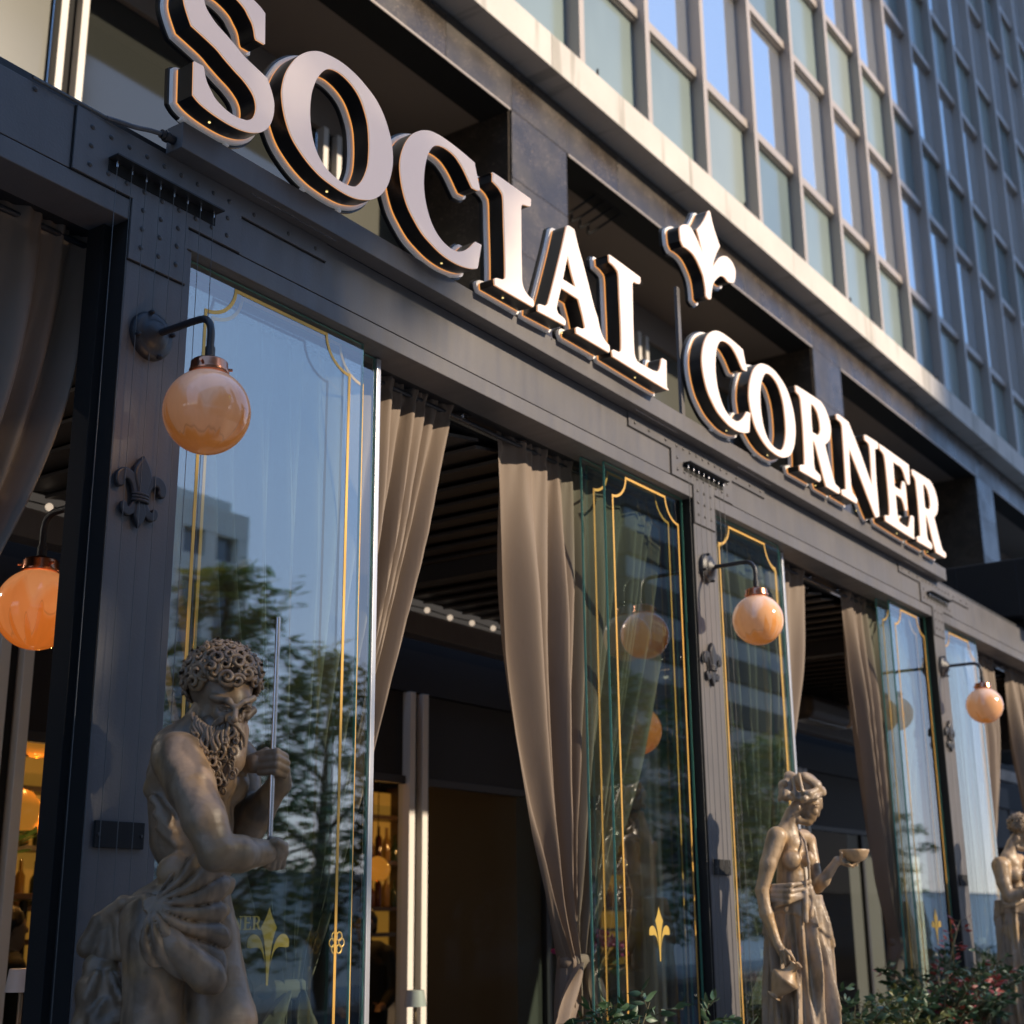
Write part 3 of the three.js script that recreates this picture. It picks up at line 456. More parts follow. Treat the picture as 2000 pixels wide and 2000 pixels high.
{
  // gold lettering on the first panel and a small rosette near its edge
  const { FontLoader } = await import('three/addons/loaders/FontLoader.js');
  const font = await new FontLoader().loadAsync('fonts/droid/droid_serif_bold.typeface.json');
  const g = new THREE.ExtrudeGeometry(font.generateShapes('CORNER', 0.040), { depth: 0.0006, bevelEnabled: false, curveSegments: 5 }); g.computeBoundingBox(); const b = g.boundingBox;
  part('gold_lettering', g.translate(2.895 - b.min.x, 1.578, -0.0940), M.goldFlat, s1b, 'gold letters reading CORNER');
  const ros = []; for (let i = 0; i < 6; i++) ros.push(new THREE.TorusGeometry(0.013, 0.0035, 5, 14).translate(0.022 * Math.cos(i * 1.047), 0.022 * Math.sin(i * 1.047), 0));
  part('gold_rosette', merge(ros).scale(1, 1, 0.3).translate(3.47, 1.535, -0.0945), M.gold, s1b);
}

// ---------------------------------------------------------------- curtains
function curtain(o, name, label) {
  const { x0, x1, y0 = 3.588, z = -0.205, tx, ty, tw = 0.17, yb = 0.15, pl = 2.4, pr = 1.05, n = 15, amp = 0.034, s = 1, tie = true, fl = 0.30 } = o;
  const NU = 200, NV = 120, pos = new Float32Array((NU + 1) * (NV + 1) * 3), uv = new Float32Array((NU + 1) * (NV + 1) * 2), idx = [];
  for (let j = 0; j <= NV; j++) for (let i = 0; i <= NU; i++) {
    const u = i / NU, v = j / NV, y = lerp(y0, yb, v), vt = (y0 - ty) / (y0 - yb); let X, sft, A, w;
    if (v <= vt) {
      sft = v / vt; const eL = Math.pow(sft, pl), eR = Math.pow(sft, pr);
      const L = lerp(x0, tx - tw / 2, eL), R = lerp(x1, tx + tw / 2, eR); w = R - L; X = L + w * u;
    } else { sft = 1; const q = (v - vt) / (1 - vt); const W = tw + (fl - tw) * Math.pow(q, 0.6); X = tx + (u - 0.5) * W; w = W; }
    // irregular pleats: a few broad folds, finer gathers at the heading and the tie
    const uu = u + 0.03 * Math.sin(6.3 * u * 2.1 + s) + 0.010 * Math.sin(sft * 5 + u * 9 + s * 2);
    const k1 = Math.sin(2 * Math.PI * (uu * n + 0.35 * Math.sin(sft * 2.4 + s + u * 5))), k2 = Math.sin(2 * Math.PI * (uu * n * 0.43 + 0.2 * s + 0.35 * sft)), k3 = Math.sin(2 * Math.PI * (uu * n * 2.7 + s));
    const head = Math.exp(-v * 26), grip = v > vt ? Math.exp(-(v - vt) * 9) : Math.pow(sft, 7);
    A = amp * (0.42 + 0.75 * sstep(0, 0.35, sft)) * (1 - 0.35 * grip);
    let dz = A * (0.9 * k1 + 0.75 * k2) + 0.008 * head * k3 + 0.012 * grip * k3 + 0.006 * (fbm(u * 9, v * 14, s, 3, 401) - 0.5);
    // the swag bellies out a little before the tie, and cross wrinkles pull towards it
    dz += 0.05 * Math.sin(Math.PI * sft) * Math.sin(Math.PI * u) * (v < vt ? 1 : 0) + 0.004 * Math.sin(40 * (v - 0.12 * u) + 3 * k2) * sstep(0.5, 0.95, sft) * (1 - head);
    // rod pocket: pinched line under the heading
    dz *= 1 - 0.45 * Math.exp(-Math.pow((v - 0.022) / 0.007, 2));
    const q = j * (NU + 1) + i; pos[3 * q] = X + 0.004 * k1 * (1 - head); pos[3 * q + 1] = y + (j === 0 ? 0.004 * k3 : 0); pos[3 * q + 2] = z + dz; uv[2 * q] = u * 2; uv[2 * q + 1] = v * 3.5;
    if (i < NU && j < NV) idx.push(q, q + NU + 1, q + 1, q + 1, q + NU + 1, q + NU + 2);
  }
  const g = new THREE.BufferGeometry(); g.setAttribute('position', new THREE.BufferAttribute(pos, 3)); g.setAttribute('uv', new THREE.BufferAttribute(uv, 2)); g.setIndex(idx); g.computeVertexNormals();
  const c = thing(name, label, 'curtain', 'brown curtains tied back along the terrace');
  part('cloth', g, M.curtain, c);
  if (tie) {
    const band = new THREE.TorusGeometry(tw * 0.46, 0.020, 8, 30).rotateX(Math.PI / 2).scale(1, 1.5, 0.62).translate(tx, ty, z); part('tie_band', band, M.curtain, c);
    const lobe = (a, b, w) => { const pts = []; const gg = new THREE.PlaneGeometry(1, 1, 10, 14), p = gg.attributes.position; for (let i = 0; i < p.count; i++) { const u = p.getX(i), v = 0.5 - p.getY(i); const wd = w * (0.28 + 0.9 * Math.sin(Math.min(1, v * 1.15) * 2.3)); p.setXYZ(i, a[0] + (b[0] - a[0]) * v + u * wd, a[1] + (b[1] - a[1]) * v - 0.02 * Math.abs(u), a[2] + (b[2] - a[2]) * v + 0.018 * Math.sin(u * 9 + v * 2)); } gg.computeVertexNormals(); return gg; };
    part('bow_tail', lobe([tx - 0.03, ty, z + 0.05], [tx - 0.16, ty - 0.22, z + 0.06], 0.13), M.curtain, c);
    part('bow_tail', lobe([tx + 0.03, ty, z + 0.05], [tx + 0.08, ty - 0.16, z + 0.07], 0.09), M.curtain, c);
  }
  return c;
}
curtain({ x0: 0.60, x1: 2.43, tx: 1.35, ty: 1.45, pl: 1.1, pr: 1.9, s: 5, n: 17 }, 'curtain', 'brown curtain sweeping away from the first pillar beside the rear globe lamp');
curtain({ x0: 2.66, x1: 4.185, tx: 3.345, ty: 1.40, pl: 2.2, pr: 1.12, s: 1.3, n: 16, yb: 0.9, fl: 0.26 }, 'curtain', 'brown curtain seen through the glass behind the bearded statue');
curtain({ x0: 4.525, x1: 6.19, tx: 5.03, ty: 1.435, tw: 0.15, pl: 3.0, pr: 1.02, s: 2.2, n: 13 }, 'curtain', 'sunlit brown curtain tied in a bow beside the pink flowers');
curtain({ x0: 6.24, x1: 7.67, tx: 6.75, ty: 1.42, pl: 2.2, pr: 1.12, s: 3.7, n: 16 }, 'curtain', 'brown curtain through the glass behind the woman holding a bowl');
curtain({ x0: 8.235, x1: 9.66, tx: 8.715, ty: 1.45, tw: 0.14, pl: 2.0, pr: 1.02, s: 4.4, n: 12 }, 'curtain', 'creased brown curtain hanging behind the raised bowl');
curtain({ x0: 9.71, x1: 11.40, tx: 10.3, ty: 1.42, pl: 2.0, pr: 1.6, s: 6.1, n: 17 }, 'curtain', 'brown curtain behind the globe lamp of the third pillar');
curtain({ x0: 11.80, x1: 12.82, tx: 12.2, ty: 1.45, pl: 2.2, pr: 1.05, s: 7.9, n: 12 }, 'curtain', 'far brown curtain past the third globe lamp');
for (let k = 0; k < 4; k++) {
  const r = thing('curtain_rail', ['curtain rail in the bay of the first pillar', 'black curtain rail between the first and second pillars', 'black curtain rail between the second and third pillars', 'black curtain rail beyond the third pillar'][k], 'curtain rail', 'curtain rails under the header');
  part('rail', rod([PC[k] + 0.01, 3.545, -0.205], [PC[k + 1] - 0.01, 3.545, -0.205], 0.010, 8), M.iron, r);
  for (const x of [PC[k] + 1.78, PC[k] + 2.2]) part('hanger', [rod([x, 3.545, -0.205], [x, 3.62, -0.205], 0.006, 6), bx(x - 0.03, x + 0.03, 3.56, 3.566, -0.23, -0.18)], M.steel, r);
}

// ---------------------------------------------------------------- globe lamps
{
  const N = 512, Hh = 256;
  const swirl = (sd) => { const f = (u, v) => { // v 0 bottom .. 1 top
      const a = u * 2 * Math.PI, X = Math.cos(a) * 1.1, Y = Math.sin(a) * 1.1;
      const w = fbm(X * 1.6 + 9, Y * 1.6 + 9, v * 1.2 + sd, 3, 500 + sd), f1 = fbm(X * 2.6 + 5, Y * 2.6 + 5, v * 0.8, 3, 510 + sd);
      const h = 0.26 + 0.62 * (w - 0.5) + 0.34 * Math.pow(Math.max(0, Math.sin(a * 1.5 + f1 * 7 + sd)), 4) * f1;
      const d = v - h, edge = Math.exp(-Math.pow(d / 0.009, 2));
      const h2 = 0.62 + 0.5 * (f1 - 0.5), d2 = v - h2, e2 = Math.exp(-Math.pow(d2 / 0.02, 2));
      const m0 = sstep(-0.05, 0.012, d), m1 = sstep(-0.10, 0.03, d2); let c = [0, 1, 2].map((i) => lerp(lerp([0.72, 0.31, 0.085][i], [0.76, 0.41, 0.20][i], m0), [0.78, 0.53, 0.37][i], m1 * m0));
      const st = 0.92 + 0.16 * (fbm(X * 5, Y * 5, v * 3.5, 3, 520 + sd) - 0.5);
      c = c.map((q) => q * st); c = c.map((q, i) => lerp(q, [0.36, 0.17, 0.07][i], edge * 0.42 + e2 * 0.10));
      return s3(...c); };
    return tex(N, f, { srgb: true, M: Hh }); };
  const sw = [swirl(1), swirl(2), swirl(3)];
  const glob = sw.map((m) => phy({ color: lin(1, 1, 1), map: m, roughness: 0.10, clearcoat: 0.6, clearcoatRoughness: 0.03, emissive: lin(1, 0.62, 0.34), emissiveMap: m, emissiveIntensity: 0.16 }));
  const globIn = sw.map((m) => phy({ color: lin(1, 1, 1), map: m, roughness: 0.12, clearcoat: 0.6, clearcoatRoughness: 0.03, emissive: lin(1, 0.50, 0.2), emissiveMap: m, emissiveIntensity: 0.55 }));
  function lamp(x, y, z, dir, label, k, lit) {
    const g = thing('wall_lamp', label, 'wall lamp', 'globe wall lamps on the pillars', [x, y, z]); g.rotation.y = dir < 0 ? Math.PI : 0;
    const rose = part('rose', lathe([[0, 0.052], [0.012, 0.052], [0.016, 0.046], [0.030, 0.043], [0.044, 0.034], [0.048, 0.026], [0.060, 0.026], [0.070, 0.020], [0.073, 0.010], [0.073, 0]], 40).rotateX(Math.PI / 2), M.iron, g);
    for (const a of [0.3, 1.87, 3.44, 5.01]) part('lug', [new THREE.CylinderGeometry(0.007, 0.007, 0.012, 10).rotateX(Math.PI / 2).translate(0.066 * Math.cos(a), 0.066 * Math.sin(a), 0.026), new THREE.SphereGeometry(0.006, 8, 6).translate(0.066 * Math.cos(a), 0.066 * Math.sin(a), 0.033)], M.iron, rose);
    part('arm', [tube([[0, 0, 0.04], [0, 0, 0.12], [0, 0, 0.195], [0, -0.004, 0.228], [0, -0.018, 0.248], [0, -0.045, 0.259], [0, -0.09, 0.26], [0, -0.128, 0.26]], 0.0105, 48, 12), rod([0, -0.135, 0.26], [0, -0.098, 0.26], 0.014, 14)], M.iron, g);
    const gal = part('gallery', lathe([[0, 0.046], [0.016, 0.046], [0.018, 0.040], [0.046, 0.036], [0.051, 0.031], [0.052, 0.010], [0.055, 0.008], [0.055, 0.000], [0.050, -0.004]], 40).translate(0, -0.176, 0.26), M.copper, g);
    part('thumb_screw', [0.6, 2.7, 4.8].map((a) => rod([0.050 * Math.cos(a), -0.158, 0.26 + 0.050 * Math.sin(a)], [0.064 * Math.cos(a), -0.158, 0.26 + 0.064 * Math.sin(a)], 0.0045, 8)), M.copper, gal);
    const s = new THREE.SphereGeometry(0.1195, 56, 40); s.rotateY(k * 2.1);
    part('globe', s.translate(0, -0.288, 0.26), lit ? globIn[k % 3] : glob[k % 3], g);
    const l = new THREE.PointLight(new THREE.Color(1, 0.55, 0.25), lit ? 0.35 : 0.05); l.position.set(0, -0.288, 0.26); l.castShadow = true; g.add(l);
    return g;
  }
  lamp(PC[1] - 0.008, 3.232, 0.0005, 1, 'amber marbled globe lamp on a black arm under the letter S', 0);
  lamp(PC[2] - 0.008, 3.232, 0.0005, 1, 'amber marbled globe lamp on the pillar beside the woman statue', 1);
  lamp(PC[3] - 0.008, 3.232, 0.0005, 1, 'amber marbled globe lamp on the third pillar', 2);
  lamp(PC[4] - 0.008, 3.232, 0.0005, 1, 'amber marbled globe lamp on the far pillar', 0);
  lamp(PC[1] - 0.008, 2.768, -0.1505, -1, 'glowing orange globe lamp on the back of the first pillar', 1, true);
  lamp(PC[2] - 0.008, 2.768, -0.1505, -1, 'glowing orange globe lamp on the back of the second pillar', 2, true);
  lamp(PC[3] - 0.008, 2.768, -0.1505, -1, 'glowing orange globe lamp on the back of the third pillar', 0, true);
}
// statue joints in metres: a along the view to the right, y height above ground, c out of it; then radii
const POS = {
 body: [['c',0.03,-0.0285,1.9697,0,0.0929,-0.0128,1.8448,0,0.0846], ['s',0.02,0.0238,1.9299,0.045,0.0653,0.0575,0.0522], ['s',0.02,0.0586,1.9331,-0.02,0.0504,0.0557,0.0504], ['c',0.03,-0.0733,2.0182,0,0.0613,-0.0088,2.0481,-0.02,0.0508], ['c',0.03,-0.0729,1.945,0,0.0692,-0.0567,1.796,0,0.0689], ['c',0.03,-0.0118,1.8263,0,0.0793,-0.0086,1.6983,0,0.0818], ['s',0.02,0.038,1.7941,0.02,0.0393,0.0524,0.0393], ['c',0.04,-0.0496,1.6089,0,0.0979,-0.0063,1.6026,-0.03,0.0904], ['s',0.03,-0.0864,1.6034,0.05,0.0863,0.0863,0.0785], ['c',0.03,-0.0155,2.061,0,0.0506,0.0235,2.1288,0,0.0532], ['c',0.015,-0.0408,1.9819,0.12,0.0643,0.0028,1.911,0.16,0.0582], ['c',0.012,0.0042,1.907,0.165,0.0556,0.0484,1.8311,0.195,0.0512], ['c',0.012,0.0484,1.8311,0.195,0.0512,0.0805,1.7562,0.205,0.0422], ['c',0.012,0.0831,1.7516,0.205,0.0422,0.1269,1.7525,0.175,0.0412], ['c',0.012,0.1269,1.7525,0.175,0.0412,0.1805,1.76,0.1,0.028], ['c',0.02,0.054,2.0048,-0.12,0.0546,0.089,1.8513,-0.11,0.0461], ['c',0.012,0.0947,1.8227,-0.1,0.0432,0.1253,1.8672,-0.07,0.0401], ['c',0.012,0.1253,1.8672,-0.07,0.0401,0.1825,1.932,-0.02,0.029], ['c',0.012,0.1839,1.9294,-0.02,0.0277,0.1898,1.9614,0,0.0236], ['c',0.01,0.091,1.9762,0,0.0211,0.134,1.98,0.02,0.0262], ['c',0.03,-0.0846,1.557,0.07,0.0754,-0.0776,1.3695,0.07,0.0638], ['c',0.03,0.0176,1.5424,-0.05,0.0801,0.0521,1.3665,-0.04,0.0879], ['c',0.03,-0.0776,1.3695,0.07,0.0638,-0.0736,1.1528,0.05,0.0553], ['c',0.03,-0.0736,1.1528,0.05,0.0553,-0.0682,0.9153,0.03,0.0374], ['c',0.03,0.0521,1.3665,-0.04,0.0879,0.0726,1.1411,-0.03,0.0614], ['c',0.03,0.0726,1.1411,-0.03,0.0614,0.0877,0.8981,-0.05,0.0406], ['c',0.02,-0.0676,0.9048,0.03,0.0375,-0.0008,0.8776,0.1,0.0288], ['c',0.02,0.0882,0.8874,-0.05,0.0379,0.1521,0.8592,0.02,0.0292]],
 detail: [['c',0.01,-0.1042,1.8892,0.075,0.013,-0.0617,1.8395,0.085,0.0104], ['c',0.01,-0.0945,1.8523,0.08,0.0117,-0.0493,1.8092,0.088,0.0091], ['c',0.01,-0.0842,1.8185,0.078,0.0104,-0.0398,1.7818,0.085,0.0091], ['c',0.012,0.0534,1.8902,0.045,0.0156,0.0646,1.7928,0.04,0.013], ['c',0.014,-0.0675,1.9967,0.1,0.0285,-0.1146,1.9168,0.04,0.0264], ['c',0.01,0.0256,1.8778,0.2,0.02,0.0624,1.8001,0.225,0.0148], ['c',0.01,0.1053,1.7653,0.225,0.0172,0.1603,1.7725,0.14,0.0126], ['s',0.012,-0.0423,1.72,0.085,0.0439,0.0388,0.0181]],
 minus: [['c',0.012,0.0149,1.9575,0.115,0.0064,0.0474,1.8653,0.13,0.0051], ['c',0.01,-0.0663,1.7724,0.11,0.0051,0.0323,1.7519,0.1,0.0051], ['c',0.01,0.0552,1.8755,0.075,0.0052,0.0634,1.7675,0.065,0.0052]],
 hands: [['s',0.006,0.195,1.7606,0.085,0.0306,0.0306,0.0306], ['c',0.004,0.2124,1.7761,0.105,0.0101,0.2196,1.758,0.085,0.0102], ['c',0.004,0.204,1.7828,0.115,0.0101,0.2162,1.774,0.098,0.0102], ['c',0.003,0.2198,1.7744,0.09,0.0102,0.2117,1.7299,0.075,0.0102], ['c',0.003,0.2127,1.7787,0.1,0.0102,0.2017,1.7272,0.088,0.0102], ['c',0.003,0.2041,1.7819,0.108,0.0101,0.1912,1.7257,0.098,0.0102], ['c',0.003,0.195,1.7818,0.112,0.0101,0.1815,1.7291,0.106,0.0089], ['c',0.003,0.201,1.7857,0.06,0.0103,0.1824,1.7898,0.075,0.009], ['s',0.006,0.1644,1.9768,0.012,0.0314,0.0288,0.0262], ['c',0.003,0.1375,1.9977,0.03,0.0104,0.185,2.0013,0.05,0.0104], ['c',0.003,0.185,2.0013,0.05,0.0104,0.2039,1.9918,0.032,0.0098], ['c',0.003,0.1388,1.9835,0.034,0.0104,0.1888,1.9858,0.054,0.0103], ['c',0.003,0.1888,1.9858,0.054,0.0103,0.2086,1.9766,0.034,0.0097], ['c',0.003,0.1407,1.9684,0.034,0.0104,0.1881,1.9696,0.054,0.0103], ['c',0.003,0.1881,1.9696,0.054,0.0103,0.2092,1.9603,0.034,0.0097], ['c',0.003,0.1434,1.9549,0.032,0.0098,0.1843,1.954,0.05,0.0097], ['c',0.003,0.1843,1.954,0.05,0.0097,0.2043,1.9456,0.032,0.0091], ['c',0.004,0.1282,1.9922,0.012,0.0118,0.1544,2.0075,0.02,0.0105]],
 head: [['s',0.02,0.0297,2.1872,0,0.0827,0.088,0.088], ['s',0.02,0.0597,2.1274,0.033,0.0566,0.0579,0.0579], ['c',0.015,0.0664,2.0899,0.045,0.0445,0.0683,2.0494,0.045,0.0366], ['c',0.009,0.0266,2.1328,0.084,0.0091,0.0724,2.1186,0.108,0.0084], ['c',0.009,0.0724,2.1186,0.108,0.0084,0.087,2.1046,0.109,0.0064], ['c',0.009,0.1275,2.1305,0.076,0.0084,0.1098,2.1157,0.1,0.0077], ['c',0.009,0.1098,2.1157,0.1,0.0077,0.0958,2.1045,0.109,0.0064], ['c',0.003,0.0912,2.1064,0.105,0.0059,0.0943,2.0758,0.127,0.0072], ['s',0.003,0.0931,2.071,0.126,0.0092,0.0074,0.0089], ['s',0.003,0.0782,2.0712,0.107,0.0062,0.0051,0.0064], ['s',0.003,0.1007,2.071,0.107,0.0057,0.0051,0.0064], ['c',0.012,0.0266,2.1016,0.064,0.0157,0.0534,2.0852,0.08,0.0117], ['c',0.012,0.1221,2.1034,0.054,0.0117,0.1112,2.0856,0.073,0.0104], ['c',0.004,0.0735,2.0461,0.09,0.0065,0.1019,2.0461,0.088,0.0064], ['c',0.01,-0.0022,2.0443,0.01,0.0477,0.0263,2.1144,0.01,0.053]],
 headminus: [['s',0.006,0.0566,2.1047,0.101,0.0194,0.0103,0.0155], ['s',0.006,0.1153,2.1054,0.093,0.0155,0.0103,0.0155], ['s',0.015,0.0148,2.1006,0.08,0.013,0.0234,0.013]],
 eyes: [['s',0.002,0.0544,2.106,0.084,0.0117,0.0078,0.0078], ['s',0.002,0.111,2.1065,0.077,0.0104,0.0078,0.0078], ['c',0.002,0.04,2.1089,0.082,0.0034,0.0558,2.1111,0.092,0.0036], ['c',0.002,0.0558,2.1111,0.092,0.0036,0.0698,2.1072,0.092,0.0031], ['c',0.002,0.1029,2.1087,0.088,0.0034,0.1135,2.1116,0.085,0.0036], ['c',0.002,0.1135,2.1116,0.085,0.0036,0.1221,2.1078,0.076,0.0031], ['c',0.002,0.0432,2.0999,0.083,0.0029,0.0671,2.0976,0.089,0.0028], ['c',0.002,0.1043,2.0977,0.086,0.0028,0.1197,2.1004,0.075,0.0029]],
 beardbase: [['c',0.015,0.0235,2.0587,0.045,0.0393,0.0428,1.9877,0.06,0.0416], ['c',0.015,0.0853,2.053,0.055,0.0313,0.074,1.9802,0.07,0.0389], ['c',0.015,0.0501,1.9871,0.065,0.0442,0.0573,1.9342,0.075,0.0233]],
 drape: [['c',0.003,-0.0813,1.6427,0.105,0.0228,-0.014,1.7099,0.1,0.0394], ['c',0.003,-0.014,1.7099,0.1,0.0394,0.0579,1.7255,0.07,0.0335], ['c',0.003,-0.0799,1.6403,0.11,0.0212,-0.0134,1.6663,0.118,0.0332], ['c',0.003,-0.0134,1.6663,0.118,0.0332,0.0624,1.693,0.09,0.0227], ['c',0.003,-0.0793,1.638,0.112,0.0212,-0.0042,1.6372,0.125,0.0301], ['c',0.003,-0.0042,1.6372,0.125,0.0301,0.0558,1.6461,0.105,0.0226], ['c',0.003,-0.0791,1.6357,0.112,0.0212,-0.0078,1.6085,0.128,0.027], ['c',0.003,-0.0078,1.6085,0.128,0.027,0.0563,1.6022,0.108,0.0226], ['c',0.003,-0.079,1.6333,0.112,0.0212,-0.0125,1.5857,0.128,0.0256], ['c',0.003,-0.0125,1.5857,0.128,0.0256,0.0529,1.562,0.105,0.0257], ['c',0.003,-0.0788,1.631,0.112,0.0182,-0.018,1.5663,0.125,0.021], ['c',0.003,-0.018,1.5663,0.125,0.021,0.0464,1.5289,0.1,0.0196], ['c',0.003,-0.0787,1.6287,0.112,0.0212,-0.0217,1.5483,0.13,0.0331], ['c',0.003,-0.0217,1.5483,0.13,0.0331,0.0488,1.4824,0.1,0.0422], ['c',0.003,0.0488,1.4824,0.1,0.0422,0.064,1.4705,0.09,0.0333], ['c',0.003,-0.088,1.6242,0.112,0.0212,-0.0789,1.575,0.145,0.0301], ['c',0.003,-0.0789,1.575,0.145,0.0301,-0.0203,1.5033,0.135,0.024], ['s',0.01,-0.0835,1.6403,0.115,0.0231,0.0206,0.0128], ['c',0.008,-0.0952,1.6522,0.1,0.0168,-0.1633,1.6473,0.07,0.0144], ['c',0.01,-0.1633,1.6473,0.07,0.0157,-0.2235,1.6046,0.04,0.0199], ['c',0.01,-0.2235,1.6046,0.04,0.0212,-0.2501,1.5462,0.03,0.0266], ['c',0.01,-0.199,1.6044,0.04,0.0211,-0.2081,1.5226,0.03,0.0318], ['c',0.01,-0.1722,1.61,0.05,0.021,-0.1636,1.534,0.04,0.0237]],
 support: [['s',0.02,-0.2127,1.5018,0.03,0.0451,0.0398,0.0398], ['s',0.015,-0.2296,1.4487,0.05,0.037,0.0344,0.0344], ['c',0.015,-0.1891,1.4651,0.04,0.037,-0.1511,1.3913,0.05,0.0342], ['c',0.015,-0.2299,1.4203,0.05,0.0344,-0.1854,1.3648,0.07,0.0315], ['s',0.015,-0.2417,1.3632,0.04,0.0345,0.0532,0.0399], ['s',0.02,-0.1832,1.3049,0.02,0.0799,0.0799,0.0599], ['c',0.03,-0.1947,1.3033,0,0.0804,-0.1533,0.889,0,0.1085], ['c',0.012,-0.2106,1.4837,0.075,0.0131,-0.2302,1.4334,0.085,0.0118], ['c',0.012,-0.1824,1.489,0.07,0.0118,-0.1492,1.4327,0.085,0.0117], ['c',0.01,-0.1913,1.4218,0.085,0.0118,-0.2109,1.3661,0.085,0.0131]],
 curlseed: [['q',0,0.0362,2.1871,0]],
 pole: [['q',0,0.1493,2.3391,0.045,0.176,1.7915,0.045,0.1801,1.7193,0.045]],
};
